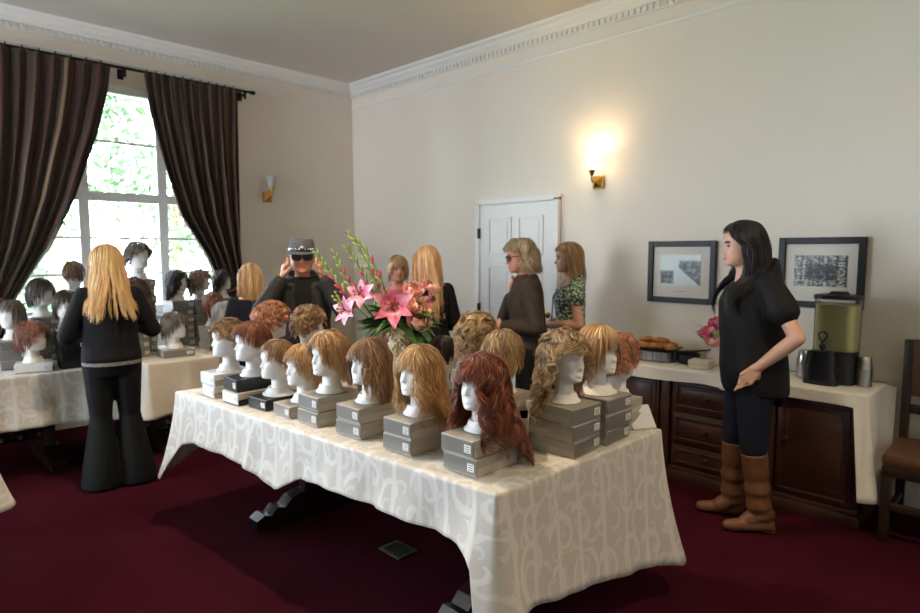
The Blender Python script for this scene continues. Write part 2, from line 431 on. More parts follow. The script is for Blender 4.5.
def caps(p0, r0, p1, r1, n=14, mb=None, flat=1.0):
    """tapered capsule"""
    p0, p1 = Vector(p0), Vector(p1); d = p1-p0; l = d.length; d = d.normalized() if l > 1e-6 else Vector((0, 0, 1))
    pts = []; rr = []
    for a in (-88, -60, -30, 0): pts.append(p0+d*r0*math.sin(R(a))); rr.append(r0*math.cos(R(a)))
    for t in (.33, .66): pts.append(p0.lerp(p1, t)); rr.append(r0+(r1-r0)*t)
    for a in (0, 30, 60, 88): pts.append(p1+d*r1*math.sin(R(a))); rr.append(r1*math.cos(R(a)))
    mb = mb or MB(); mb.tube(pts, rr, n=n, flat=flat); return mb
def oval_stack(rings, n=24):
    """rings: z, half width, half depth, y offset[, x offset, tilt: front raised by]"""
    mb = MB(); out = []
    for r in rings:
        z, w, d, y = r[:4]; xo = r[4] if len(r) > 4 else 0; t = r[5] if len(r) > 5 else 0
        out.append([(xo+w*math.sin(a), y-d*math.cos(a), z+t*math.cos(a)) for a in [2*PI*k/n for k in range(n)]])
    mb.loft(out); return mb
def hand_mb(w, d, nrm, side, curl=(20, 25, 15), spread=4, s=1., thumb=.6):
    """palm of overlapping metacarpals, four bent fingers, thumb leaving the side of the palm. nrm = palm side"""
    w = Vector(w); d = Vector(d).normalized(); nrm = Vector(nrm); nrm = (nrm-d*nrm.dot(d)).normalized()
    l = d.cross(nrm)*side                 # towards the thumb
    out = []
    lens = [.068, .078, .072, .056]; kn = [.088, .092, .088, .08]
    for i in range(4):
        o = (1.5-i)*.0208*s
        k0 = w+l*o*.55+d*.005*s; k1 = w+l*o+d*kn[i]*s
        out.append(caps(k0, .0145*s, k1, .0125*s, 10, flat=.9))
        dd = d.copy(); ax = d.cross(nrm)
        dd = (Matrix.Rotation(R((1.5-i)*spread)*(1 if side > 0 else -1), 3, nrm) @ dd)
        p = k1
        for j, (fr, r0, r1) in enumerate(((.45, .0088, .0082), (.31, .0082, .0076), (.24, .0076, .0066))):
            dd = Matrix.Rotation(R(-curl[j]*(1+.12*i)), 3, ax) @ dd
            if dd.dot(nrm) < 0 and j == 0: dd = Matrix.Rotation(R(2*curl[j]*(1+.12*i)), 3, ax) @ dd
            q = p+dd*lens[i]*fr*s; out.append(caps(p, r0*s, q, r1*s, 8)); p = q
    t0 = w+d*.022*s+l*.02*s; td = (d*.62+l*thumb+nrm*.35).normalized(); t1 = t0+td*.045*s
    out.append(caps(t0, .0155*s, t1, .0115*s, 10)); td = (td+d*.35+nrm*.2-l*.25).normalized()
    t2 = t1+td*.032*s; out.append(caps(t1, .0112*s, t2, .0098*s, 8)); out.append(caps(t2, .0098*s, t2+(td+d*.3).normalized()*.024*s, .0078*s, 8))
    return out
SKIN = mat('skin', (206, 152, 126), rough=.5, noise_amt=.05, scale=25, sub=.08)
SKINP = mat('skin pale', (208, 160, 136), rough=.5, noise_amt=.05, scale=25, sub=.08)
SKINR = mat('skin ruddy', (202, 142, 116), rough=.5, noise_amt=.06, scale=25, sub=.08)
LIPS = mat('lips', (178, 92, 88), rough=.45, noise_amt=.05)
BROW = mat('brow', (96, 66, 48), rough=.8, noise_amt=.1)
BROWD = mat('brow dark', (44, 30, 26), rough=.8, noise_amt=.1)
EYEW = mat('eye dark', (54, 42, 38), rough=.2, noise_amt=.1)
class Person:
    """local frame: faces -y, +x is the person's left; z up from the floor"""
    def __init__(s, loc, rz, H, label, group=None, vox=.006):
        s.k = H/1.70; s.vox = vox; s.root = empty('person', loc, rz, label, 'person', group)
        s.body = []; s.T = None
        s.hip = {1: (.085, 0, .90), -1: (-.085, 0, .90)}; s.knee = {1: (.095, -.015, .49), -1: (-.095, -.015, .49)}; s.ank = {1: (.1, .03, .085), -1: (-.1, .03, .085)}
        s.sho = {1: (.152, .005, 1.362), -1: (-.152, .005, 1.362)}
        s.arm = {}
        s.lean = Matrix.Identity(4)
    def set_lean(s, pitch=0, roll=0, yaw=0, pivot=(0, 0, .95)):
        P = Vector(pivot)
        s.lean = Matrix.Translation(P) @ Matrix.Rotation(R(yaw), 4, 'Z') @ Matrix.Rotation(R(pitch), 4, 'X') @ Matrix.Rotation(R(roll), 4, 'Y') @ Matrix.Translation(-P)
    def up(s, mb): mb.v = [tuple(s.lean @ Vector(p)) for p in mb.v]; return mb
    def upp(s, p): return tuple(s.lean @ Vector(p))
    def arms(s, side, elbow, wrist): s.arm[side] = (s.upp(s.sho[side]), Vector(elbow), Vector(wrist))
    def skeleton(s, torso, hy=-.02, head_rot=(0, 0, 0), hz=1.475, hh=.225, legs=True):
        s.body.append(s.up(oval_stack(torso)))
        for a in (1, -1):
            if legs:
                s.body.append(caps(s.hip[a], .085, s.knee[a], .056)); s.body.append(caps(s.knee[a], .055, s.ank[a], .038))
                A = Vector(s.ank[a]); s.body.append(caps(A+Vector((0, .02, -.04)), .04, A+Vector((.02*a, -.15, -.053)), .03, flat=1.))
            if a in s.arm:
                S0, E, W = s.arm[a]; S0 = Vector(S0)
                s.body.append(caps(S0, .046, E, .038)); s.body.append(caps(E, .039, E.lerp(W, .4), .038)); s.body.append(caps(E.lerp(W, .4), .038, W, .026))
        # head about the neck pivot
        p = Vector(s.upp((0, hy+.015, hz-.03)))
        s.headM = Matrix.Translation(p) @ Matrix.Rotation(R(head_rot[2]), 4, 'Z') @ Matrix.Rotation(R(head_rot[0]), 4, 'X') @ Matrix.Rotation(R(head_rot[1]), 4, 'Y') @ Matrix.Translation((0, -.015, .03))
        s.hh = hh
        hm = head_mb(hh, None, nth=48, sub=2, nose=1.15); hm.xf(s.headM); s.body.append(hm)
        nk = s.upp((0, hy+.03, hz-.13)); s.body.append(caps(nk, .055, s.headM @ Vector((0, .03, -.01)), .05))
    def hand(s, side, d, nrm, **kw):
        W = s.arm[side][2]; s.body += hand_mb(W, d, nrm, side, **kw)
    def finish_body(s, skin=SKIN, brow=BROW, name='body'):
        me = remesh(s.body, s.vox, 2, .5)
        k = s.k
        for m in (skin, LIPS, brow): me.materials.append(m)
        inv = s.headM.inverted(); h = s.hh
        mi = []
        for f in me.polygons:
            c = inv @ f.center
            x, y, z = c.x/h, c.y/h, c.z/h
            v = 0
            if y < -.33 and 0 < z < .7:
                if abs(x) < .135 and abs(z-.172-.02*(abs(x)/.13)) < .040*(1-abs(x)/.15): v = 1
                ax = abs(x)
                if .05 < ax < .25 and abs(z-(.575-.5*(ax-.14)**2*4)) < .022: v = 2
            mi.append(v)
        me.polygons.foreach_set('material_index', mi)
        me.transform(Matrix.Scale(k, 4))
        o = link(name, me, s.root); s.bodyo = o
        for a in (1, -1):
            e = MB(); e.ball((a*.135*h, -.352*h, .478*h), (.052*h, .04*h, .026*h), 10, 8); e.xf(s.headM); e.xf(Matrix.Scale(k, 4)); e.build('eye', EYEW, o)
        return o
    def garment(s, name, parts, m, vox=.008, smooth=4, label=None, fac=.5):
        me = remesh(parts, vox, smooth, fac); me.transform(Matrix.Scale(s.k, 4)); me.materials.append(m)
        o = link(name, me, s.root)
        if label: o['label'] = label
        return o
    def sleeves(s, r=(.07, .055, .045), upto=1.0, sides=(1, -1)):
        out = []
        for a in sides:
            S0, E, W = s.arm[a]; S0 = Vector(S0); E = Vector(E); W = Vector(W)
            if upto <= .5:
                out.append(caps(S0, r[0]-.016, S0.lerp(E, upto*2), r[1]))
            else:
                out.append(caps(S0, r[0]-.016, E, r[1]-.006)); out.append(caps(E, r[1]-.006, E.lerp(W, (upto-.5)*2), r[2]))
        return out
    def legs(s, r=(.095, .07, .06), upto=1.0, drop=0):
        out = []
        for a in (1, -1):
            Hh, K, A = Vector(s.hip[a]), Vector(s.knee[a]), Vector(s.ank[a])
            out.append(caps(Hh, r[0], K, r[1])); out.append(caps(K, r[1], K.lerp(A, upto)-Vector((0, 0, drop)), r[2]))
        return out
    def hair(s, material, name='hair', **kw):
        h = s.hh
        return hair_obj(name, 1, material, s.root, M=Matrix.Scale(s.k, 4) @ s.headM @ Matrix.Scale(h, 4), **kw)
    def add(s, name, mb, m, parent=None, label=None, smooth=True):
        mb.xf(Matrix.Scale(s.k, 4)); o = mb.build(name, m, parent or s.root, smooth)
        if label: o['label'] = label
        return o
FEM = [(.80, .12, .09, .0), (.88, .165, .115, .01), (.95, .16, .11, .005), (1.06, .125, .095, 0), (1.16, .135, .10, -.005), (1.25, .145, .112, -.015), (1.33, .15, .10, -.008), (1.395, .135, .08, .005), (1.43, .07, .06, .01)]
MALE = [(.80, .12, .09, 0), (.88, .16, .11, .01), (.98, .155, .11, 0), (1.10, .15, .105, 0), (1.22, .165, .115, -.005), (1.32, .175, .11, 0), (1.40, .155, .085, .005), (1.44, .075, .065, .01)]
def grow(rings, dw, dd=None, zmin=None, zmax=None):
    dd = dw if dd is None else dd
    return [(r[0], r[1]+dw, r[2]+dd)+tuple(r[3:]) for r in rings if (zmin is None or r[0] >= zmin) and (zmax is None or r[0] <= zmax)]
blackcloth = mat('black knit', (17, 16, 18), rough=.85, noise_amt=.25, scale=80, bump=.15, bscale=300, spec=.25)
blackblouse = mat('black blouse', (15, 13, 15), rough=.75, noise_amt=.25, scale=12, bump=.12, bscale=14, spec=.3)
blacktrouser = mat('black trousers', (17, 17, 18), rough=.8, noise_amt=.2, scale=20, bump=.1, bscale=25, spec=.25)
navyjean = mat('navy jeans', (22, 26, 40), rough=.8, noise_amt=.25, scale=30, bump=.1, bscale=200, spec=.25)
boot_m = mat('tan boot leather', (104, 66, 40), rough=.5, noise_amt=.25, scale=14, bump=.35, bscale=28, spec=.4)
shoe_m = mat('black shoe', (18, 17, 18), rough=.4, noise_amt=.1)
jacket_m = mat('charcoal jacket', (34, 31, 30), rough=.7, noise_amt=.3, scale=15, bump=.25, bscale=20, spec=.35)
jacketbrown = mat('brown grey jersey', (60, 51, 46), rough=.85, noise_amt=.2, scale=20, bump=.15, bscale=30, spec=.25)
tee_m = mat('black tee', (16, 16, 18), rough=.85, noise_amt=.2, scale=40, spec=.25)
navytee = mat('navy tee', (30, 34, 48), rough=.85, noise_amt=.2, scale=40, spec=.25)
pinktop = mat('rose top', (176, 116, 112), rough=.85, noise_amt=.15, scale=30, spec=.25)
felt = mat('grey felt', (92, 92, 98), rough=.9, noise_amt=.15, scale=60, bump=.1, bscale=200, spec=.2)
blackplastic = mat('black plastic', (14, 14, 16), rough=.3, noise_amt=.05)
tortoise = mat('tortoiseshell', (74, 40, 26), rough=.3, noise_amt=.5, scale=150)
silver = mat('silver', (200, 200, 205), rough=.25, metal=1., noise_amt=.05)
turq = mat('turquoise', (60, 160, 160), rough=.35, noise_amt=.1)
lanblue = mat('blue lanyard', (36, 84, 170), rough=.6, noise_amt=.1)
def dress_mat():
    m, nt, b = nodes_of('patterned dress'); tc = N(nt, 'ShaderNodeTexCoord')
    v = N(nt, 'ShaderNodeTexVoronoi'); v.inputs['Scale'].default_value = 78; L(nt, tc.outputs['Object'], v.inputs['Vector'])
    r = ramp(nt, [(0, lin((208, 206, 180))), (.34, lin((120, 150, 120))), (.55, lin((52, 86, 84))), (.78, lin((40, 46, 70)))], 'CONSTANT')
    s = N(nt, 'ShaderNodeSeparateColor'); L(nt, v.outputs['Color'], s.inputs[0]); L(nt, s.outputs[0], r.inputs['Fac']); L(nt, r.outputs['Color'], b.inputs['Base Color'])
    b.inputs['Roughness'].default_value = .8; return m
dress_m = dress_mat()
def shoes(p, m=shoe_m, r=1.):
    for a in (1, -1):
        A = Vector(p.ank[a])
        q = caps(A+Vector((0, .035, -.042)), .046*r, A+Vector((.022*a, -.155, -.052)), .036*r, 14)
        q.v = [(x, y, max(z, .002)) for x, y, z in q.v]
        p.garment('shoe', [q], m, .006, 2)
def glasses(p, m, lens, w=.062, hgt=.045, z=.475, yy=-.455, name='glasses', solid=False):
    h = p.hh; fr = MB(); ln = MB()
    for a in (1, -1):
        pts = []
        for k in range(17):
            t = 2*PI*k/16; cx = math.copysign(abs(math.cos(t))**.7, math.cos(t)); sz = math.copysign(abs(math.sin(t))**.7, math.sin(t))
            pts.append((a*.16*h+cx*w*.5, yy*h+abs(cx)*.004, z*h+sz*hgt*.5))
        fr.tube(pts, .0028, 6, cap=False)
        ring = pts[:16]; ln.loft([[(x, y-.001, q) for x, y, q in ring], [(x, y+.002, q) for x, y, q in ring]])
        fr.tube([(a*(.16*h+w*.5), yy*h, z*h+.01), (a*.37*h, -.2*h, z*h+.012), (a*.375*h, .05*h, z*h+.006)], .0028, 6)
    fr.tube([(-.16*h+w*.5, yy*h, z*h+.006), (0, yy*h-.006, z*h+.01), (.16*h-w*.5, yy*h, z*h+.006)], .0028, 6)
    fr.xf(p.headM); ln.xf(p.headM)
    o = p.add(name, fr, m); p.add('lens', ln, lens, o)
def people():
    # ---------- tall dark haired person by the sideboard
    p = Person((-1.245, 3.60, 0), math.atan2(-.55, -.835)+PI/2, 1.735, 'person with long black hair in loose black blouse and tan boots, hand on hip', vox=.0055)
    p.ank = {1: (.10, .05, .085), -1: (-.10, -.05, .085)}; p.knee = {1: (.10, .0, .49), -1: (-.095, -.05, .49)}
    p.sho = {1: (.165, .005, 1.365), -1: (-.165, .005, 1.365)}; p.set_lean(-1, 0, 4)
    p.arms(1, (.285, .135, 1.10), (.20, -.02, .93)); p.arms(-1, (-.22, .03, 1.08), (-.19, -.0, .84))
    T = [(r[0], r[1]*1.1, r[2]*1.15, r[3]) for r in FEM]
    p.skeleton(T, hy=-.075, hz=1.462, head_rot=(3, 0, 2))
    p.hand(1, (-.12, -.62, -.76), (-1, .1, -.1), curl=(12, 20, 14), spread=15); p.hand(-1, (0, -.3, -.9), (1, 0, 0))
    p.finish_body(SKINP, BROWD)
    p.garment('jeans', [p.up(oval_stack(grow(T, .012, .014, zmax=1.0)))]+p.legs((.112, .072, .055), .28), navyjean)
    bl = [(.76, .195, .165, .03, 0, -.0), (.80, .20, .172, .022), (.90, .205, .175, .01), (1.02, .19, .168, .0), (1.14, .185, .17, -.012), (1.26, .185, .168, -.02), (1.34, .18, .145, -.010), (1.385, .165, .115, .005, 0, -.02), (1.425, .12, .09, .015, 0, -.06), (1.44, .095, .075, .02, 0, -.07)]
    back = oval_stack([(.70, .11, .03, .13), (.80, .15, .06, .11), (.95, .16, .08, .08), (1.1, .15, .08, .06)])
    p.garment('blouse', [p.up(oval_stack(bl)), p.up(back)]+p.sleeves((.082, .082, .09), .25), blackblouse, .009, 4)
    for a in (1, -1):
        K, A = Vector(p.knee[a]), Vector(p.ank[a]); q = []
        ks = []
        for i in range(13):
            t = i/12; c = K.lerp(A, .12+.88*t); rr = .069-.010*t+.006*math.sin(i*2.1)*(t > .35); ks.append((c, rr))
        mbt = MB(); mbt.tube([c for c, r_ in ks], [r_ for c, r_ in ks], 18); q.append(mbt)
        f = caps(A+Vector((0, .03, -.04)), .047, A+Vector((.02*a, -.165, -.055)), .032, 16); f.v = [(x, y, max(z, .012)) for x, y, z in f.v]; q.append(f)
        q.append(caps(A+Vector((0, .02, .02)), .056, A+Vector((0, -.06, -.03)), .046, 14))
        q.append(MB().box((A.x, A.y+.045, .022), (.062, .06, .044), bev=.006))
        p.garment('boot', q, boot_m, .006, 3)
    p.hair(HAIR['black'], n=2000, steps=26, L0=2.0, Lback=2.3, part=(-.1, -.5, 1), vol=1.14, wave=.05, wfreq=.9, clump=50, cl=.5, width=.014, bang=.80, face_x=.34, cheek=-.13, pushback=.8, front=.28, facesplit=.5, body=((0, .12, -.95), (1.0, .80, .80)), hairline=.90, seed=5, flare=.2)
    nk = MB(); pts = []
    for k in range(25):
        t = -PI+2*PI*k/24; f = (math.cos(t)+1)/2
        pts.append(p.upp((math.sin(t)*.10*(1-.45*f**3), .045-.205*f**.8, 1.425-.20*f**1.6)))
    nk.tube(pts, .0035, 6, cap=False); nko = p.add('necklace', nk, mat('tan cord', (170, 128, 96), rough=.6))
    pd = MB(); q = p.upp((0, -.172, 1.21)); pd.ball(q, (.013, .008, .02)); p.add('pendant', pd, turq, nko, 'turquoise pendant')
    # ---------- blonde person seen from behind at the window table
    p = Person((-4.50, 1.235, 0), math.atan2(.23, -.97)+PI/2, 1.60, 'person with long blonde hair in black sweater and flared trousers, seen from behind', vox=.006)
    p.ank = {1: (.10, .03, .10), -1: (-.12, .02, .10)}; p.knee = {1: (.085, -.02, .5), -1: (-.095, -.02, .5)}
    p.arms(1, (.265, -.02, 1.08), (.16, -.25, 1.10)); p.arms(-1, (-.265, -.02, 1.10), (-.15, -.25, 1.13))
    p.skeleton(FEM, head_rot=(8, 0, 4))
    p.hand(1, (-.3, -1, .1), (-.3, .2, -1)); p.hand(-1, (.3, -1, .1), (.3, .2, -1)); p.finish_body(SKIN)
    tr = [p.up(oval_stack(grow(FEM, .018, .03, zmax=1.0)))]
    for a in (1, -1):
        tr.append(caps(p.hip[a], .105, p.knee[a], .072)); K, A = Vector(p.knee[a]), Vector(p.ank[a])
        mbt = MB(); mbt.tube([K, K.lerp(A, .45), K.lerp(A, .8), A+Vector((0, 0, -.04)), A+Vector((0, 0, -.085))], [.071, .095, .115, .128, .132], 18); tr.append(mbt)
    p.garment('trousers', tr, blacktrouser, .008, 4)
    p.garment('sweater', [p.up(oval_stack([(.90, .185, .145, .01), (.93, .19, .15, .01), (1.0, .18, .135, .005), (1.12, .17, .13, 0), (1.25, .175, .135, -.01), (1.34, .18, .125, 0), (1.40, .155, .10, .005), (1.44, .095, .08, .01)]))]+p.sleeves((.078, .066, .05), .95), blackcloth, .008, 4)
    be = MB(); be.lathe([(.172, .875), (.186, .878), (.187, .90), (.172, .903)], n=32); be.v = [(x, y*.79+.01, z) for x, y, z in be.v]
    p.add('belt', be, mat('grey lace belt', (120, 116, 112), rough=.7, noise_amt=.6, scale=120), label='grey lace belt strip')
    shoes(p)
    p.hair(HAIR['blonde'], n=1900, steps=20, L0=1.55, Lback=1.85, part=(0, -.15, 1), vol=1.2, wave=.025, wfreq=.9, clump=60, cl=.4, width=.013, bang=.8, facesplit=.5, hairline=.88, seed=8, flare=.55, body=((0, .10, -.9), (.75, .62, .62)))
    # ---------- man in hat
    p = Person((-3.86, 2.30, 0), math.atan2(-.5, .86)+PI/2, 1.64, 'person in grey hat and dark jacket adjusting black sunglasses with both hands', vox=.0055)
    p.sho = {1: (.17, .005, 1.37), -1: (-.17, .005, 1.37)}
    p.arms(1, (.285, -.15, 1.20), (.142, -.115, 1.44)); p.arms(-1, (-.285, -.15, 1.20), (-.142, -.115, 1.44))
    p.skeleton(MALE, head_rot=(2, 0, 0), hh=.235)
    for a in (1, -1): p.hand(a, (-.16*a, -.15, .9), (-a, .1, .1), curl=(50, 55, 35))
    p.finish_body(SKINR)
    p.garment('trousers', [p.up(oval_stack(grow(MALE, .015, .02, zmax=1.0)))]+p.legs((.105, .078, .066), 1), blacktrouser)
    p.garment('shirt', [p.up(oval_stack(grow(MALE, .014, .016, zmin=.95, zmax=1.46)))], tee_m)
    jr = grow(MALE, .05, .05, zmin=.85, zmax=1.41)
    p.garment('jacket', [p.up(oval_stack([(r[0], r[1], r[2], r[3]+.035) for r in jr])), caps((-.15, .03, 1.37), .07, (.15, .03, 1.37), .07)]+[caps((a*.12, -.085, .95), .055, (a*.10, -.055, 1.36), .055) for a in (1, -1)]+p.sleeves((.088, .078, .052), .93), jacket_m, .009, 3)
    co = MB(); co.loft([[(w_*math.sin(a), -.0+d_*-math.cos(a)*(1.0)+.02, z_+.03*-math.cos(a)) for a in [2*PI*k/32 for k in range(32)]] for w_, d_, z_ in ((.098, .085, 1.405), (.125, .11, 1.40), (.118, .10, 1.45), (.10, .085, 1.465), (.085, .072, 1.455))]); p.add('collar', co, jacket_m)
    h = p.hh; hat = MB(); prof = [(.60, .60), (.615, .615), (.46, .625), (.425, .64), (.405, .80), (.385, .96), (.36, 1.02), (.30, 1.045), (.12, 1.03), (.001, 1.0)]
    rings = []
    for (r0, z) in prof:
        rings.append([(r0*h*math.sin(t)*(.92 if r0 > .5 else .95), -r0*h*math.cos(t)*1.12+.01, z*h+(.06*h*abs(math.sin(t))**3 if r0 > .5 else 0)-(.045*h*math.cos(t) if r0 > .5 else 0)) for t in [2*PI*k/40 for k in range(40)]])
    rings.insert(0, [(x*.72, y*.72, z+.008) for x, y, z in rings[0]])
    hat.loft(rings); hat.xf(p.headM); ho = p.add('hat', hat, felt)
    bd = MB(); bd.loft([[(r0*h*math.sin(t)*.95, -r0*h*math.cos(t)*1.12+.01, z*h) for t in [2*PI*k/40 for k in range(40)]] for r0, z in ((.425, .66), (.437, .665), (.43, .76), (.415, .76))]); bd.xf(p.headM); p.add('hat_band', bd, blackplastic, ho, 'black hat band')
    st = MB()
    for k in range(-4, 5): st.ball((.43*h*math.sin(k*.22)*.97, -.43*h*math.cos(k*.22)*1.13+.006, .715*h+.012*(k == 0)), .009 if k else .016, 8, 6)
    st.xf(p.headM); p.add('hat_studs', st, silver, ho, 'silver hat studs')
    glasses(p, blackplastic, blackplastic, .068, .048, z=.48, name='sunglasses'); shoes(p)
    p.hair(HAIR['lightbrown'], n=350, steps=10, L0=.35, part=(0, 0, 1), vol=1.03, wave=.01, width=.02, bang=.75, hairline=.82, nape=.15, seed=9)
    # ---------- grey-blonde person with glasses
    p = Person((-2.79, 3.53, 0), math.atan2(-.72, -.70)+PI/2, 1.645, 'person with tousled grey blonde hair and dark glasses, hand at the throat', vox=.0055)
    p.set_lean(4)
    p.arms(1, (.235, .02, 1.07), (.02, -.22, 1.06)); p.arms(-1, (-.20, -.17, 1.09), (-.035, -.135, 1.29))
    p.skeleton(FEM, head_rot=(8, 0, 0))
    p.hand(-1, (.25, -.05, .9), (.2, 1, 0), curl=(35, 40, 25)); p.hand(1, (-1, -.1, .1), (0, 1, -.2), curl=(20, 30, 20)); p.finish_body(SKINR, BROW)
    p.garment('trousers', [p.up(oval_stack(grow(FEM, .015, .02, zmax=1.0)))]+p.legs((.10, .075, .064), 1), blacktrouser)
    p.garment('jersey', [p.up(oval_stack([(.84, .185, .14, .01), (.95, .185, .14, .005), (1.08, .17, .135, 0), (1.2, .175, .14, -.01), (1.3, .18, .135, -.005), (1.38, .165, .11, .005), (1.435, .10, .085, .01), (1.45, .075, .07, .012)]))]+p.sleeves((.082, .068, .05), .92), jacketbrown, .008, 4)
    glasses(p, tortoise, mat('glasses lens', (60, 52, 50), rough=.1), .058, .04); shoes(p)
    p.hair(hair_mat('hair greyblonde', (122, 100, 76), (190, 164, 132), (230, 212, 182)), n=1300, steps=16, L0=.75, Lback=.8, part=(.2, 0, 1), vol=1.16, wave=.08, wfreq=1.8, clump=70, cl=.7, width=.013, bang=.70, face_x=.6, cheek=-.10, hairline=.86, lift=.3, nape=-.12, jit=.25, seed=12)
    # ---------- patterned dress
    p = Person((-2.72, 3.96, 0), math.atan2(-.62, -.78)+PI/2, 1.63, 'person with straight blonde hair in sleeveless green patterned dress and blue lanyard', vox=.0055)
    p.arms(1, (.215, .05, 1.07), (.06, -.21, 1.045)); p.arms(-1, (-.21, .0, 1.07), (-.06, -.2, 1.04))
    p.skeleton(FEM, head_rot=(4, 0, 6))
    p.hand(1, (-.8, -.5, -.05), (-.2, .3, -1), curl=(20, 30, 20)); p.hand(-1, (.8, -.5, -.1), (.2, .3, -1), curl=(20, 30, 20)); p.finish_body(SKINP, BROW)
    p.garment('dress', [p.up(oval_stack([(.46, .24, .20, .01), (.6, .225, .18, .01), (.8, .20, .15, .01), (.92, .185, .135, .008), (1.06, .145, .115, 0), (1.16, .155, .12, -.008), (1.25, .165, .13, -.015), (1.33, .17, .118, -.008), (1.385, .165, .095, .003, 0, -.03), (1.42, .12, .075, .01, 0, -.05)]))]+p.sleeves((.072, .078, .06), .16), dress_m, .008, 3)
    la = MB(); la.tube([p.upp(q) for q in ((.07, .05, 1.43), (.075, -.06, 1.40), (.05, -.145, 1.27), (.012, -.155, 1.08), (-.012, -.155, 1.08), (-.05, -.145, 1.27), (-.075, -.06, 1.40), (-.07, .05, 1.43))], .007, 6, flat=.5); lo = p.add('lanyard', la, lanblue, label='blue lanyard')
    bg = MB(); bg.box((0, -.158, 1.035), (.07, .006, .10), bev=.002); p.add('badge', bg, mat('badge blue', (40, 110, 190), rough=.5), lo)
    shoes(p)
    p.hair(HAIR['honey'], n=1200, steps=16, L0=1.25, Lback=1.35, part=(.1, -.4, 1), vol=1.1, wave=.02, wfreq=1, clump=50, cl=.4, width=.015, bang=.74, face_x=.6, cheek=-.12, facesplit=.3, hairline=.90, seed=14)
    # ---------- pair by the back wall
    p = Person((-4.04, 3.32, 0), math.atan2(-.5, .86)+PI/2-.15, 1.525, 'person with short fair fringe and rose top facing the room by the back wall', vox=.0065)
    p.arms(1, (.21, .02, 1.07), (.12, -.18, 1.0)); p.arms(-1, (-.21, .02, 1.07), (-.1, -.18, 1.0)); p.skeleton(FEM, head_rot=(3, 0, 8))
    p.hand(1, (-.6, -.7, 0), (0, .2, -1)); p.hand(-1, (.6, -.7, 0), (0, .2, -1)); p.finish_body(SKINR, BROW)
    p.garment('top', [p.up(oval_stack(grow(FEM, .022, .022, zmin=.87, zmax=1.41)))]+p.sleeves((.07, .06, .045), .9), pinktop)
    p.garment('trousers', [p.up(oval_stack(grow(FEM, .014, .018, zmax=1.0)))]+p.legs((.10, .075, .064), 1), blacktrouser); shoes(p)
    p.hair(HAIR['strawberry'], n=700, steps=13, L0=.75, part=(.1, -.1, 1), vol=1.1, wave=.02, clump=50, cl=.4, width=.018, bang=.66, hairline=.86, nape=-.05, seed=16)
    p = Person((-3.385, 3.085, 0), math.atan2(.35, -.94)+PI/2, 1.60, 'person with very long straight strawberry blonde hair and black top, turned away', vox=.0065)
    p.arms(1, (.22, .02, 1.08), (.10, -.2, 1.05)); p.arms(-1, (-.22, .02, 1.08), (-.1, -.2, 1.05)); p.skeleton(FEM, head_rot=(4, 0, 14))
    p.hand(1, (-.6, -.7, 0), (0, .2, -1)); p.hand(-1, (.6, -.7, 0), (0, .2, -1)); p.finish_body(SKIN, BROW)
    p.garment('top', [p.up(oval_stack(grow(FEM, .024, .026, zmin=.87, zmax=1.41)))]+p.sleeves((.072, .062, .046), .95), blackcloth)
    p.garment('trousers', [p.up(oval_stack(grow(FEM, .014, .018, zmax=1.0)))]+p.legs((.10, .075, .064), 1), blacktrouser); shoes(p)
    p.hair(HAIR['strawberry'], n=1300, steps=18, L0=1.7, Lback=2.1, part=(0, -.3, 1), vol=1.1, wave=.015, wfreq=.8, clump=50, cl=.35, width=.015, bang=.82, facesplit=.6, hairline=.9, seed=17, body=((0, .06, -.9), (.72, .48, .60)))
    # ---------- shorter person by the window
    p = Person((-4.47, 2.22, 0), math.atan2(.30, -.95)+PI/2, 1.465, 'person with shoulder length dark blonde hair and dark tee at the window table', vox=.0065)
    p.arms(1, (.21, .0, 1.08), (.14, -.22, 1.08)); p.arms(-1, (-.21, .0, 1.08), (-.12, -.22, 1.08)); p.skeleton(FEM, head_rot=(4, 0, 10))
    p.hand(1, (-.3, -1, 0), (0, .2, -1)); p.hand(-1, (.3, -1, 0), (0, .2, -1)); p.finish_body(SKIN, BROW)
    p.garment('tee', [p.up(oval_stack(grow(FEM, .022, .024, zmin=.85, zmax=1.41)))]+p.sleeves((.074, .066, .05), .3), navytee)
    p.garment('trousers', [p.up(oval_stack(grow(FEM, .014, .018, zmax=1.0)))]+p.legs((.10, .075, .064), 1), blacktrouser); shoes(p)
    p.hair(HAIR['honey'], n=1100, steps=16, L0=1.15, Lback=1.3, part=(0, -.2, 1), vol=1.14, wave=.012, wfreq=.8, clump=50, cl=.35, width=.016, bang=.8, facesplit=.5, hairline=.9, seed=18)
# ------------------------------------------------------------------ the room
XA, YB, ZC, XR, YF = -6.25, 4.45, 3.52, 1.7, -3.3
def plaster(name, col):
    m, nt, b = nodes_of(name); tc = N(nt, 'ShaderNodeTexCoord')
    n1 = N(nt, 'ShaderNodeTexNoise'); n1.inputs['Scale'].default_value = 1.3; n1.inputs['Detail'].default_value = 5; L(nt, tc.outputs['Object'], n1.inputs['Vector'])
    c = lin(col); r = ramp(nt, [(.3, tuple(x*.96 for x in c[:3])+(1,)), (.7, c)]); L(nt, n1.outputs['Fac'], r.inputs['Fac']); L(nt, r.outputs['Color'], b.inputs['Base Color'])
    n2 = N(nt, 'ShaderNodeTexNoise'); n2.inputs['Scale'].default_value = 60; n2.inputs['Detail'].default_value = 4; L(nt, tc.outputs['Object'], n2.inputs['Vector'])
    bp = N(nt, 'ShaderNodeBump'); bp.inputs['Strength'].default_value = .06; L(nt, n2.outputs['Fac'], bp.inputs['Height']); L(nt, bp.outputs['Normal'], b.inputs['Normal'])
    b.inputs['Roughness'].default_value = .8; b.inputs['Specular IOR Level'].default_value = .25; return m
wall_m = plaster('cream plaster', (236, 225, 211)); ceil_m = plaster('ceiling plaster', (216, 206, 196)); trim_m = plaster('trim paint', (236, 232, 226))
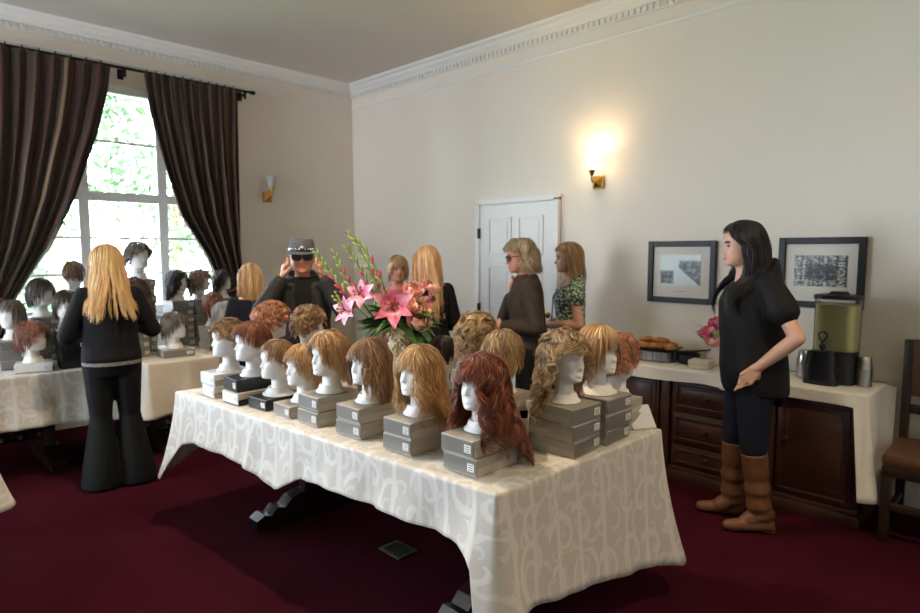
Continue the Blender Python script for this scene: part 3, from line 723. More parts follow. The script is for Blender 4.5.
winp = mat('window paint', (236, 238, 242), rough=.45, noise_amt=.02); doorp = mat('door paint', (236, 233, 228), rough=.5, noise_amt=.02)
def carpet():
    m, nt, b = nodes_of('burgundy carpet'); tc = N(nt, 'ShaderNodeTexCoord')
    n1 = N(nt, 'ShaderNodeTexNoise'); n1.inputs['Scale'].default_value = 220; n1.inputs['Detail'].default_value = 3; L(nt, tc.outputs['Object'], n1.inputs['Vector'])
    n3 = N(nt, 'ShaderNodeTexNoise'); n3.inputs['Scale'].default_value = 3; n3.inputs['Detail'].default_value = 4; L(nt, tc.outputs['Object'], n3.inputs['Vector'])
    mx = N(nt, 'ShaderNodeMath', operation='MULTIPLY_ADD'); mx.inputs[1].default_value = .35; L(nt, n3.outputs['Fac'], mx.inputs[0]); 
    m2 = N(nt, 'ShaderNodeMath', operation='MULTIPLY'); m2.inputs[1].default_value = .65; L(nt, n1.outputs['Fac'], m2.inputs[0]); L(nt, m2.outputs[0], mx.inputs[2])
    r = ramp(nt, [(.3, lin((45, 12, 22))), (.7, lin((70, 19, 31)))]); L(nt, mx.outputs[0], r.inputs['Fac']); L(nt, r.outputs['Color'], b.inputs['Base Color'])
    bp = N(nt, 'ShaderNodeBump'); bp.inputs['Strength'].default_value = .5; bp.inputs['Distance'].default_value = .01; L(nt, n1.outputs['Fac'], bp.inputs['Height']); L(nt, bp.outputs['Normal'], b.inputs['Normal'])
    b.inputs['Roughness'].default_value = 1; b.inputs['Specular IOR Level'].default_value = .03; return m
carpet_m = carpet()
def glass_mat():
    m = bpy.data.materials.new('window glass'); m.use_nodes = True; nt = m.node_tree; nt.nodes.clear()
    o = N(nt, 'ShaderNodeOutputMaterial'); mx = N(nt, 'ShaderNodeMixShader'); t = N(nt, 'ShaderNodeBsdfTransparent'); g = N(nt, 'ShaderNodeBsdfGlossy'); g.inputs['Roughness'].default_value = .03
    f = N(nt, 'ShaderNodeFresnel'); f.inputs['IOR'].default_value = 1.3
    L(nt, f.outputs[0], mx.inputs[0]); L(nt, t.outputs[0], mx.inputs[1]); L(nt, g.outputs[0], mx.inputs[2]); L(nt, mx.outputs[0], o.inputs[0]); return m
glass_m = glass_mat()
def wall_holes(name, axis, c, a0, a1, holes, thick, outward):
    """wall in the plane axis=c spanning a0..a1, with rectangular holes (b0, b1, z0, z1)"""
    mb = MB()
    def bx(p0, p1, z0, z1):
        if p1-p0 < 1e-4 or z1-z0 < 1e-4: return
        m = c+outward*thick/2
        if axis == 'x': mb.box((m, (p0+p1)/2, (z0+z1)/2), (thick, p1-p0, z1-z0))
        else: mb.box(((p0+p1)/2, m, (z0+z1)/2), (p1-p0, thick, z1-z0))
    cur = a0
    for (b0, b1, z0, z1) in sorted(holes):
        bx(cur, b0, 0, ZC); bx(b0, b1, 0, z0); bx(b0, b1, z1, ZC); cur = b1
    bx(cur, a1, 0, ZC)
    return struct(mb.build(name, wall_m, smooth=False))
def window(name, axis, c, b0, b1, z0, z1, mull, trans, munt, fw=.07, outward=-1):
    """painted timber window with mullions, a transom, slim glazing bars and panes"""
    fr = MB(); d = .075; pc = c+outward*.06
    def bx(mb, p0, p1, q0, q1, th=d, off=0):
        if axis == 'x': mb.box((pc+off, (p0+p1)/2, (q0+q1)/2), (th, p1-p0, q1-q0), bev=.004)
        else: mb.box(((p0+p1)/2, pc+off, (q0+q1)/2), (p1-p0, th, q1-q0), bev=.004)
    bx(fr, b0, b0+fw, z0, z1); bx(fr, b1-fw, b1, z0, z1); bx(fr, b0+fw, b1-fw, z0, z0+fw); bx(fr, b0+fw, b1-fw, z1-fw, z1)
    root = struct(fr.build(name, winp, smooth=False))
    mm = MB()
    for q in mull: bx(mm, q-.042, q+.042, z0+fw, z1-fw, d)
    edges = [b0+fw]+[e for q in mull for e in (q-.042, q+.042)]+[b1-fw]
    tt = MB()
    for a, b in zip(edges[::2], edges[1::2]):
        for z in trans: bx(tt, a, b, z-.042, z+.042, d)
    bb = MB()
    for a, b in zip(edges[::2], edges[1::2]):
        for z in munt: bx(bb, a, b, z-.011, z+.011, .03)
    for n, q in (('window_mullion', mm), ('window_transom', tt), ('glazing_bar', bb)):
        if q.v: struct(q.build(n, winp, root, smooth=False))
    pn = MB()
    if axis == 'x': pn.box((pc, (b0+b1)/2, (z0+z1)/2), (.004, b1-b0-2*fw, z1-z0-2*fw))
    else: pn.box(((b0+b1)/2, pc, (z0+z1)/2), (b1-b0-2*fw, .004, z1-z0-2*fw))
    struct(pn.build('window_pane', glass_m, root, smooth=False))
    sl = MB()
    if axis == 'x': sl.box((c-outward*.03+outward*.05, (b0+b1)/2, z0-.02), (.16, b1-b0+.1, .04), bev=.006)
    else: sl.box(((b0+b1)/2, c-outward*.03+outward*.05, z0-.02), (b1-b0+.1, .16, .04), bev=.006)
    struct(sl.build('window_sill', winp, root))
    return root
def moulding(name, prof, corner_runs, m=None):
    """profile (out, z) swept along straight runs [(p0, p1, outdir)]"""
    mb = MB()
    for p0, p1, od in corner_runs:
        P0, P1, O = Vector(p0), Vector(p1), Vector(od); d = (P1-P0).normalized()
        n = len(prof); vs = []
        for P, s in ((P0, 1), (P1, -1)):
            for (o, z) in prof: vs.append(P+O*o+Vector((0, 0, z)))
        mb.add(vs, [tuple(range(n)), tuple(range(2*n-1, n-1, -1))]+[(i, (i+1) % n, n+(i+1) % n, n+i) for i in range(n)])
    return struct(mb.build(name, m or trim_m, smooth=False))
def room():
    W1 = (.85, 2.95, .98, 3.07); W2 = (-3.0, -.15, .75, 3.1)
    wall_holes('wall_left', 'x', XA, YF, YB, [W1, W2], .22, -1)
    wall_holes('wall_back', 'y', YB, XA-.22, XR+.2, [], .2, 1)
    wall_holes('wall_right', 'x', XR, YF, YB, [], .2, 1)
    F1 = (-5.7, -4.0, .80, 3.1)
    wall_holes('wall_front', 'y', YF, XA-.22, XR+.2, [F1], .22, -1)
    struct(MB().box(((XA+XR)/2, (YF+YB)/2, -.05), (XR-XA+.6, YB-YF+.6, .1)).build('floor', carpet_m, smooth=False))
    struct(MB().box(((XA+XR)/2, (YF+YB)/2, ZC+.05), (XR-XA+.6, YB-YF+.6, .1)).build('ceiling', ceil_m, smooth=False))
    window('window_1', 'x', XA, *W1, [1.56, 2.235], [2.065], [2.565, 1.69, 1.36])
    window('window_2', 'x', XA, *W2, [-2.05, -1.1], [2.065], [2.565, 1.69, 1.36])
    window('window_3', 'y', YF, *F1, [-5.15, -4.55], [2.065], [2.565, 1.69, 1.36])
    # cornice with dentils
    prof = [(0, ZC-.145), (.022, ZC-.145), (.026, ZC-.10), (.045, ZC-.095), (.05, ZC-.08), (.085, ZC-.055), (.09, ZC-.035), (.125, ZC-.02), (.135, ZC), (0, ZC)]
    runs = {'left': ((XA, YF, 0), (XA, YB, 0), (1, 0, 0)), 'back': ((XA, YB, 0), (XR, YB, 0), (0, -1, 0))}
    for k, r in runs.items():
        c = moulding('trim_cornice_'+k, prof, [r])
        P0, P1, O = Vector(r[0]), Vector(r[1]), Vector(r[2]); d = (P1-P0).normalized(); mb = MB(); q = .05
        while q < (P1-P0).length-.05:
            p = P0+d*q+O*.034; mb.box((p.x, p.y, ZC-.121), (.026 if d.x else .022, .022 if d.x else .026, .036)); q += .052
        struct(mb.build('dentil_moulding', trim_m, c, smooth=False))
    rp = [(0, 3.25), (.012, 3.25), (.02, 3.265), (.012, 3.285), (0, 3.29)]
    for k, r in runs.items(): moulding('trim_picture_rail_'+k, rp, [r])
    bp = [(0, 0), (.02, 0), (.02, .12), (.012, .145), (0, .15)]
    moulding('baseboard_left', bp, [runs['left']]); moulding('baseboard_back', bp, [((XA, YB, 0), (-4.18, YB, 0), (0, -1, 0)), ((-3.18, YB, 0), (XR, YB, 0), (0, -1, 0))])
    # door
    d = struct(MB().box((-3.675, YB-.012, 1.005), (.885, .024, 2.01)).build('door_1', doorp, smooth=False))
    cs = MB()
    for x in (-4.145, -3.205): cs.box((x, YB-.022, 1.02), (.055, .044, 2.04), bev=.006)
    cs.box((-3.675, YB-.022, 2.04), (.995, .044, .055), bev=.006); struct(cs.build('door_casing', doorp, d, smooth=False))
    pm = MB()
    for x0, x1 in ((-4.0, -3.73), (-3.63, -3.36)):
        for z0, z1 in ((1.54, 1.88), (.62, 1.41), (.16, .50)):
            for (cx, cz, w, hh) in ((x0, (z0+z1)/2, .022, z1-z0+.022), (x1, (z0+z1)/2, .022, z1-z0+.022), ((x0+x1)/2, z0, x1-x0, .022), ((x0+x1)/2, z1, x1-x0, .022)):
                pm.box((cx, YB-.028, cz), (w, .012, hh), bev=.003)
            pm.box(((x0+x1)/2, YB-.026, (z0+z1)/2), (x1-x0-.07, .008, z1-z0-.07), bev=.003)
    struct(pm.build('door_panel', doorp, d, smooth=False))
    brass = mat('aged brass', (150, 112, 56), rough=.35, metal=1., noise_amt=.1); dk = mat('dark hinge', (60, 54, 48), rough=.5, metal=.6)
    for z in (1.74, 1.01, .25): struct(MB().box((-4.125, YB-.03, z), (.03, .03, .10), bev=.004).build('door_hinge', dk, d))
    kn = MB().lathe([(.028, 0), (.028, .006), (.01, .01), (.01, .035), (.026, .045), (.026, .065), (.012, .072)], n=16); kn.xf(Matrix.Translation((-3.29, YB-.024, 1.0)) @ Matrix.Rotation(PI/2, 4, 'X')); struct(kn.build('door_knob', brass, d))
    # floor vents
    vm = mat('vent metal', (96, 92, 80), rough=.45, metal=.5)
    def vent(loc, sx, sy, label, slots):
        t = empty('floor_vent', loc, 0, label, 'floor vent'); MB().box((0, 0, .004), (sx, sy, .008), bev=.002).build('frame', vm, t)
        s = MB()
        for i in range(slots): s.box((-sx*.4+sx*.8*(i+.5)/slots, 0, .009), (sx*.5/slots, sy*.75, .004))
        s.build('slat', mat('vent dark', (44, 42, 38), rough=.6), t, smooth=False)
    vent((-2.416, 1.97, 0), .17, .13, 'square metal floor plate in the carpet in front of the wig table', 5)
    vent((-5.87, 1.97, 0), .28, .13, 'dark floor register by the wall under the window table', 8)
def curtain_mat():
    m, nt, b = nodes_of('striped drape'); uv = N(nt, 'ShaderNodeUVMap'); sx = N(nt, 'ShaderNodeSeparateXYZ'); L(nt, uv.outputs['UV'], sx.inputs[0])
    f = N(nt, 'ShaderNodeMath', operation='MULTIPLY'); f.inputs[1].default_value = 9; L(nt, sx.outputs['X'], f.inputs[0])
    fr = N(nt, 'ShaderNodeMath', operation='FRACT'); L(nt, f.outputs[0], fr.inputs[0])
    k = [(0, (60, 46, 37)), (.22, (60, 46, 37)), (.24, (104, 48, 38)), (.29, (58, 44, 40)), (.50, (44, 36, 34)), (.52, (128, 100, 70)), (.57, (112, 86, 60)), (.59, (60, 46, 37)), (.75, (62, 48, 44)), (.78, (88, 42, 36)), (.84, (50, 40, 37)), (.93, (96, 76, 58)), (.96, (50, 40, 37))]
    r = ramp(nt, [(p, lin(c)) for p, c in k]); L(nt, fr.outputs[0], r.inputs['Fac']); L(nt, r.outputs['Color'], b.inputs['Base Color'])
    b.inputs['Roughness'].default_value = .7; b.inputs['Sheen Weight'].default_value = .2; b.inputs['Specular IOR Level'].default_value = .3; return m
drape_m = curtain_mat()
iron = mat('black iron', (18, 17, 18), rough=.45, metal=.4)
def curtain(label, left, right, seed):
    """left/right: lists of (z, y) edges from the rod to the floor"""
    rg = np.random.default_rng(seed); nu, nv = 260, 70
    zs = np.concatenate([np.linspace(3.185, 1.3, 46), np.linspace(1.27, .98, 8), np.linspace(.94, .02, 16)]); nv = len(zs)
    def ed(e, z): a = np.array(sorted(e)); return np.interp(z, a[:, 0], a[:, 1])
    u = np.linspace(0, 1, nu); ph = np.cumsum(np.interp(u, np.linspace(0, 1, 12), rg.uniform(.7, 1.3, 12))); ph = ph/ph[-1]*2*PI*11
    V = []; UV = []
    for z in zs:
        yl, yr = ed(left, z), ed(right, z); w = yr-yl
        t = (3.185-z)/3.2
        amp = np.clip(.020+.05*t, 0, .055)*min(1, w/.5+.4)
        a = amp*(np.sin(ph+.5*math.sin(z*1.7+seed))+.35*np.sin(ph*.5+z*.8))
        if abs(z-1.17) < .06: a = a*.45
        y = yl+w*(u+.012*np.sin(ph*2))
        x = -6.10+a+.04*math.exp(-((z-1.17)/.15)**2)
        V.append(np.stack([x, y, np.full(nu, z)+(.012*np.abs(np.sin(ph*.5)) if z > 3.17 else 0)], 1)); UV.append(np.stack([u, np.full(nu, t)], 1))
    V = np.concatenate(V); UV = np.concatenate(UV)
    i = np.arange(nv-1)[:, None]*nu+np.arange(nu-1)[None]; Fq = np.stack([i, i+1, i+nu+1, i+nu], -1).reshape(-1, 4)
    o = link('curtain', np_mesh('curtain', V, Fq, drape_m, UV)); tag(o, label, 'curtain')
    s = o.modifiers.new('s', 'SOLIDIFY'); s.thickness = .004
    yl, yr = ed(left, 3.18), ed(right, 3.18)
    for k in range(11): 
        rn = MB(); y = yl+(yr-yl)*(k+.4)/11; rn.tube([(-6.11+.019*math.cos(a), y, 3.205+.021*math.sin(a)) for a in [2*PI*q/12 for q in range(13)]], .003, 5, cap=False); rn.build('curtain_ring', iron, o)
    yl, yr = ed(left, 1.17), ed(right, 1.17)
    return o, yl, yr
def tieback(o, pts):
    tb = MB(); tb.tube(pts, .016, 8, flat=.6); tb.build('tieback', mat('rose cord', (146, 72, 70), rough=.7, noise_amt=.2, scale=120), o)
def window_dressing():
    o, a, b = curtain('brown striped drape left of the window, tied back', [(3.3, .52), (1.17, .62), (.02, .45)], [(3.3, 1.79), (3.19, 1.78), (2.98, 1.75), (2.62, 1.66), (2.01, 1.45), (1.58, 1.25), (1.29, 1.06), (1.17, .98), (.9, 1.06), (.02, 1.12)], 3)
    tieback(o, [(-6.23, .57, 1.42), (-6.13, .64, 1.34), (-6.0, .78, 1.24), (-6.0, .92, 1.17), (-6.08, 1.01, 1.16)])
    o, a, b = curtain('brown striped drape right of the window, tied back', [(3.3, 2.04), (3.18, 2.05), (2.86, 2.08), (2.37, 2.19), (1.91, 2.32), (1.53, 2.55), (1.17, 2.70), (.9, 2.62), (.02, 2.55)], [(3.3, 2.95), (1.6, 2.92), (1.17, 2.93), (.9, 2.96), (.02, 3.0)], 5)
    tieback(o, [(-6.08, 2.68, 1.15), (-6.0, 2.78, 1.17), (-6.0, 2.88, 1.24), (-6.12, 2.97, 1.36), (-6.22, 3.0, 1.42)])
    t = empty('curtain_rod', (0, 0, 0), 0, 'black iron curtain rod above the window', 'curtain rod')
    MB().tube([(-6.12, -.1, 3.2), (-6.12, 3.10, 3.2)], .013, 10).build('rod', iron, t)
    MB().ball((-6.12, 3.125, 3.2), .022).tube([(-6.12, 3.09, 3.2), (-6.12, 3.10, 3.2)], .02, 10).build('finial', iron, t)
    for y in (.25, 1.9, 3.03):
        MB().box((-6.19, y, 3.17), (.12, .018, .018)).box((-6.12, y, 3.165), (.02, .02, .08)).box((-6.243, y, 3.17), (.012, .05, .09)).build('bracket', iron, t, smooth=False)
def sconce(loc, rz, lit, label):
    """brass wall lamp, local +y points out of the wall"""
    br = mat('polished brass', (206, 160, 78), rough=.25, metal=1., noise_amt=.08)
    t = empty('wall_sconce', loc, rz, label, 'wall lamp')
    bk = MB(); bk.box((0, .012, 0), (.10, .024, .11), bev=.006); bk.lathe([(.062, 0), (.058, .01), (.001, .05)], n=4, cap=True)
    bk2 = MB(); bk2.lathe([(.060, 0), (.056, .008), (.002, .045)], n=4); bk2.xf(Matrix.Translation((0, .022, 0)) @ Matrix.Rotation(-PI/2, 4, 'X') @ Matrix.Rotation(PI/4, 4, 'Z'))
    q = MB(); q.box((0, .012, 0), (.10, .024, .11), bev=.006); q.add(bk2.v, bk2.f); q.build('backplate', br, t, angle=20)
    MB().tube([(0, .05, 0), (0, .10, .0), (0, .115, .02), (0, .115, .05)], .009, 8).build('arm', br, t)
    MB().lathe([(.012, 0), (.036, .05), (.034, .052), (.010, .006)], c=(0, .115, .045), n=4).build('cup', br, t, angle=20)
    sh = MB(); sh.lathe([(.034, 0), (.058, .12), (.054, .12), (.031, .004)], c=(0, .115, .095), n=20)
    if lit:
        m, nt, b = nodes_of('lit glass shade'); b.inputs['Base Color'].default_value = (1, .9, .75, 1); b.inputs['Emission Color'].default_value = (1, .80, .52, 1); b.inputs['Emission Strength'].default_value = 4
    else:
        m, nt, b = nodes_of('frosted glass shade'); b.inputs['Base Color'].default_value = (.9, .9, .88, 1); b.inputs['Transmission Weight'].default_value = .6; b.inputs['Roughness'].default_value = .3
    sh.build('shade', m, t)
    return t
def picture(loc, w, h, label, art, fw=.042):
    fm = mat('black picture frame', (20, 20, 22), rough=.5, noise_amt=.1); mt = mat('ivory mat board', (222, 214, 204), rough=.8, noise_amt=.02)
    t = empty('framed_picture', loc, 0, label, 'picture')      # faces -y
    f = MB()
    for x in (-1, 1): f.box((x*(w-fw)/2, -.015, 0), (fw, .03, h), bev=.004)
    for z in (-1, 1): f.box((0, -.015, z*(h-fw)/2), (w-2*fw, .03, fw), bev=.004)
    f.build('frame', fm, t, smooth=False)
    MB().box((0, -.009, 0), (w-2*fw, .006, h-2*fw)).build('mat_board', mt, t, smooth=False)
    aw, ah, ax, az = art[1]
    MB().box((ax, -.013, az), (aw, .004, ah)).build('photograph', art[0], t, smooth=False)
    if len(art) > 2:
        c = MB(); c.box((ax, -.0125, az-ah/2-.045), (.10, .002, .006)); c.build('caption_line', mat('caption grey', (170, 164, 154), rough=.8), t, smooth=False)
    return t
def art_mat(name, kind):
    """old monochrome photograph: a street of parked cars, or a seated group before a white building"""
    m, nt, b = nodes_of(name); tc = N(nt, 'ShaderNodeTexCoord'); sx = N(nt, 'ShaderNodeSeparateXYZ'); L(nt, tc.outputs['Generated'], sx.inputs[0])
    def M(op, a, bb, c=None):
        n = N(nt, 'ShaderNodeMath', operation=op)
        for i, q in enumerate((a, bb, c)):
            if q is None: continue
            if isinstance(q, (int, float)): n.inputs[i].default_value = q
            else: L(nt, q, n.inputs[i])
        return n.outputs[0]
    X, Z = sx.outputs['X'], sx.outputs['Z']
    def ss(v, a, c):
        n = N(nt, 'ShaderNodeMapRange', interpolation_type='SMOOTHSTEP'); L(nt, v, n.inputs['Value']); n.inputs['From Min'].default_value = a; n.inputs['From Max'].default_value = c; return n.outputs['Result']
    nz = N(nt, 'ShaderNodeTexNoise'); nz.inputs['Scale'].default_value = 9 if kind == 'street' else 14; nz.inputs['Detail'].default_value = 5; L(nt, tc.outputs['Generated'], nz.inputs['Vector'])
    no = ss(nz.outputs['Fac'], .38, .62)
    if kind == 'street':
        dr = M('MULTIPLY', M('MULTIPLY', ss(X, .44, .50), ss(M('SUBTRACT', .86, Z), 0, .12)), ss(M('SUBTRACT', M('MULTIPLY_ADD', X, 1.1, Z), 1.08), -.03, .05))
        dl = M('MULTIPLY', M('MULTIPLY', ss(M('SUBTRACT', .36, X), 0, .06), ss(M('SUBTRACT', .52, Z), 0, .1)), ss(Z, .02, .1))
        dark = M('MULTIPLY', M('MAXIMUM', dr, dl), M('MULTIPLY_ADD', no, .45, .42))
        v = M('SUBTRACT', .86, dark)
        r = ramp(nt, [(0, (.02, .025, .025, 1)), (.35, (.12, .14, .13, 1)), (.75, (.5, .62, .62, 1)), (1, (.8, .82, .78, 1))])
    else:
        grp = M('MULTIPLY', M('MULTIPLY', ss(X, .18, .3), ss(M('SUBTRACT', .86, X), 0, .14)), M('MULTIPLY', ss(Z, .15, .3), ss(M('SUBTRACT', .8, Z), 0, .2)))
        vo = N(nt, 'ShaderNodeTexVoronoi'); vo.inputs['Scale'].default_value = 11; L(nt, tc.outputs['Generated'], vo.inputs['Vector'])
        col = M('GREATER_THAN', M('FRACT', M('MULTIPLY', X, 6), 0), .72)
        back = M('MULTIPLY_ADD', col, -.22, .60)
        v = M('SUBTRACT', M('MULTIPLY_ADD', M('SUBTRACT', no, .5), .5, back), M('MULTIPLY', grp, M('MULTIPLY_ADD', vo.outputs['Distance'], -.6, .8)))
        r = ramp(nt, [(0, (.012, .012, .012, 1)), (.4, (.1, .1, .095, 1)), (1, (.75, .73, .68, 1))])
    L(nt, v, r.inputs['Fac']); L(nt, r.outputs['Color'], b.inputs['Base Color']); b.inputs['Roughness'].default_value = .35; return m
def wall_things():
    sconce((-2.80, YB, 2.13), PI, True, 'lit brass wall sconce to the right of the white door')
    sconce((XA, 3.31, 2.15), -PI/2, False, 'unlit brass wall sconce beside the right drape')
    picture((-2.07, YB, 1.412), .525, .465, 'black framed old street photograph left of the tall dark haired person', (art_mat('street photograph', 'street'), (.31, .23, -.005, .015), 1))
    picture((-1.14, YB, 1.43), .50, .455, 'black framed old group photograph above the drink dispenser', (art_mat('group photograph', 'group'), (.305, .20, .0, .012)))
# ------------------------------------------------------------------ tables and cloths
def damask(name, base, satin, scale=6.6, strength=.65):
    m, nt, b = nodes_of(name); uv = N(nt, 'ShaderNodeUVMap')
    nz = N(nt, 'ShaderNodeTexNoise'); nz.inputs['Scale'].default_value = 4; L(nt, uv.outputs['UV'], nz.inputs['Vector'])
    md = N(nt, 'ShaderNodeMix', data_type='VECTOR'); md.inputs['Factor'].default_value = .06; L(nt, uv.outputs['UV'], md.inputs['A']); L(nt, nz.outputs['Color'], md.inputs['B'])
    def M(op, a, bb=None, c=None):
        n = N(nt, 'ShaderNodeMath', operation=op)
        for i, q in enumerate((a, bb, c)):
            if q is None: continue
            if isinstance(q, (int, float)): n.inputs[i].default_value = q
            else: L(nt, q, n.inputs[i])
        return n.outputs[0]
    def scroll(sc, turns, off, wid):
        mp = N(nt, 'ShaderNodeMapping'); mp.inputs['Scale'].default_value = (sc, sc*.82, 0); mp.inputs['Location'].default_value = off; L(nt, md.outputs['Result'], mp.inputs['Vector'])
        v = N(nt, 'ShaderNodeTexVoronoi', voronoi_dimensions='2D'); v.inputs['Scale'].default_value = 1; v.inputs['Randomness'].default_value = .75; L(nt, mp.outputs[0], v.inputs['Vector'])
        sb = N(nt, 'ShaderNodeVectorMath', operation='SUBTRACT'); L(nt, mp.outputs[0], sb.inputs[0]); L(nt, v.outputs['Position'], sb.inputs[1])
        s = N(nt, 'ShaderNodeSeparateXYZ'); L(nt, sb.outputs[0], s.inputs[0])
        cs = N(nt, 'ShaderNodeSeparateColor'); L(nt, v.outputs['Color'], cs.inputs[0])
        sg = M('SUBTRACT', M('MULTIPLY', M('GREATER_THAN', cs.outputs[0], .5), 2.), 1.)
        an = M('ARCTAN2', s.outputs['Y'], M('MULTIPLY', s.outputs['X'], sg))
        an = M('ADD', an, M('MULTIPLY', cs.outputs[1], 6.28))
        w = M('SINE', M('MULTIPLY_ADD', M('POWER', v.outputs['Distance'], .7), turns, an))
        mr = N(nt, 'ShaderNodeMapRange', interpolation_type='SMOOTHSTEP'); L(nt, w, mr.inputs['Value']); mr.inputs['From Min'].default_value = wid; mr.inputs['From Max'].default_value = wid+.22
        return mr.outputs['Result']
    a = scroll(scale, 10, (0, 0, 0), .70); c = scroll(scale*1.7, 8, (3.3, 1.7, 0), .70)
    wv = N(nt, 'ShaderNodeTexWave'); wv.inputs['Scale'].default_value = 2.2; wv.inputs['Distortion'].default_value = 6; wv.inputs['Detail'].default_value = 0; wv.inputs['Detail Scale'].default_value = .6; L(nt, uv.outputs['UV'], wv.inputs['Vector'])
    mv = N(nt, 'ShaderNodeMapRange', interpolation_type='SMOOTHSTEP'); L(nt, wv.outputs['Fac'], mv.inputs['Value']); mv.inputs['From Min'].default_value = .90; mv.inputs['From Max'].default_value = .97
    p = M('MAXIMUM', M('MAXIMUM', a, M('MULTIPLY', c, .7)), mv.outputs['Result'])
    p = M('MULTIPLY', p, strength)
    mx = N(nt, 'ShaderNodeMix', data_type='RGBA'); L(nt, p, mx.inputs['Factor']); mx.inputs['A'].default_value = lin(base); mx.inputs['B'].default_value = lin(satin); L(nt, mx.outputs['Result'], b.inputs['Base Color'])
    ro = N(nt, 'ShaderNodeMapRange'); L(nt, p, ro.inputs['Value']); ro.inputs['To Min'].default_value = .75; ro.inputs['To Max'].default_value = .38; L(nt, ro.outputs['Result'], b.inputs['Roughness'])
    wvn = N(nt, 'ShaderNodeTexNoise'); wvn.inputs['Scale'].default_value = 500; L(nt, uv.outputs['UV'], wvn.inputs['Vector'])
    bp = N(nt, 'ShaderNodeBump'); bp.inputs['Strength'].default_value = .12; bp.inputs['Distance'].default_value = .002; L(nt, M('ADD', wvn.outputs['Fac'], p), bp.inputs['Height']); L(nt, bp.outputs['Normal'], b.inputs['Normal'])
    b.inputs['Sheen Weight'].default_value = .1; return m
damask_m = damask('white damask', (192, 184, 174), (218, 212, 204)); linen_m = mat('plain linen', (226, 220, 210), rough=.8, noise_amt=.04, scale=60, bump=.05, bscale=400, sheen=.1)
def cloth(label, corners, zt, hems, m=None, seg=.03, flare=.05, fold=.012, fk=22., seed=0, creases=(), inset=.0):
    """hems: per edge list of (t, hem z). corners counter-clockwise."""
    m = m or damask_m; rg = random.Random(seed)
    P = [Vector((x, y, 0)) for x, y in corners]; n = len(P); per = []; L0 = 0
    nor = []
    for i in range(n):
        d = (P[(i+1) % n]-P[i]).normalized(); nor.append(Vector((d.y, -d.x, 0)))
    r = .012; q_in = .05
    for i in range(n):
        a, b = P[i], P[(i+1) % n]; ln = (b-a).length; k = max(4, int(ln/seg)); hz = hems[i]
        hx = [q[0] for q in hz]; hv = [q[1] for q in hz]
        na = nor[i]; pv = nor[i-1]; bi = (pv+na)/(1+pv.dot(na))
        for j in range(9):   # rounded corner
            w = j/8; nn = pv.lerp(na, w).normalized(); hc = float(np.interp(0, hx, hv)); per.append((a-bi*r, a-bi*q_in, nn, L0-.02+.04*w, hc, 1., j > 0))
        for j in range(1, k):
            t = j/k; cd = min(t, 1-t)*ln
            if cd < q_in+.005: continue
            p = a.lerp(b, t); per.append((p-na*r, p-na*q_in, na, L0+t*ln, float(np.interp(t, hx, hv)), math.exp(-(cd/.10)**2), False))
        L0 += ln
    rows = 21; V = []; UV = []; m_ = len(per)
    ph = rg.uniform(0, 6)
    for (top, inn, nn, s, hz, cf, dup) in per:
        p = top+nn*r
        for j in range(rows):
            if j == 0: V.append((inn.x, inn.y, zt)); UV.append((s, -.06))
            elif j < 5:
                w = PI/2*(j-1)/3; V.append((top.x+nn.x*r*math.sin(w), top.y+nn.y*r*math.sin(w), zt-r+r*math.cos(w))); UV.append((s, -.02+.02*(j-1)/3))
            else:
                t = (j-4)/(rows-5); drop = (zt-r-hz)*t
                f = fold*(math.sin(s*fk+ph)+.6*math.sin(s*fk*2.3+1.3*ph)); cr = 0
                for (cs, cw, ca) in creases: cr -= ca*math.exp(-((s-cs)/cw)**2)
                o = flare*t*drop/.4+(f*(1-cf)+cr)*min(1, t*1.6)*min(1, drop/.15)+cf*.05*t
                V.append((p.x+nn.x*o, p.y+nn.y*o, zt-r-drop+.004*math.sin(s*9+ph)*t)); UV.append((s, drop))
    F = []; fuv = []
    for i in range(m_):
        i2 = (i+1) % m_
        for j in range(rows-1):
            u2 = UV[i2*rows+j][0] if i2 else L0
            if j == 0 and per[i2][6]:
                F.append((i*rows, i*rows+1, i2*rows+1)); fuv.append([UV[i*rows], UV[i*rows+1], (u2, UV[i2*rows+1][1])]); continue
            F.append((i*rows+j, i*rows+j+1, i2*rows+j+1, i2*rows+j))
            fuv.append([UV[i*rows+j], UV[i*rows+j+1], (u2, UV[i2*rows+j+1][1]), (u2, UV[i2*rows+j][1])])
    # inner corner points coincide: keep one of each
    mp = {}
    for i in range(m_): mp[i*rows] = mp[(i-1)*rows] if per[i][6] else i*rows
    F = [tuple(mp.get(v, v) for v in f) for f in F]
    ring = [i*rows for i in range(m_) if not per[i][6]]
    F.append(tuple(ring)); fuv.append([(V[v][0], V[v][1]) for v in ring])
    used = sorted({v for f in F for v in f}); rm = {v: k for k, v in enumerate(used)}; V = [V[v] for v in used]; F = [tuple(rm[v] for v in f) for f in F]
    me = bpy.data.meshes.new('tablecloth'); me.from_pydata(V, [], F); ul = me.uv_layers.new(name='UVMap'); k = 0
    for q in fuv:
        for c in q: ul.data[k].uv = c; k += 1
    me.polygons.foreach_set('use_smooth', [True]*len(F)); me.materials.append(m)
    me.set_sharp_from_angle(angle=R(60))
    o = link('tablecloth', me); tag(o, label, 'tablecloth')
    md = o.modifiers.new('s', 'SOLIDIFY'); md.thickness = .0025; md.offset = -1
    return o
darkwood = mat('dark gloss wood', (40, 26, 22), rough=.28, noise_amt=.3, scale=9)
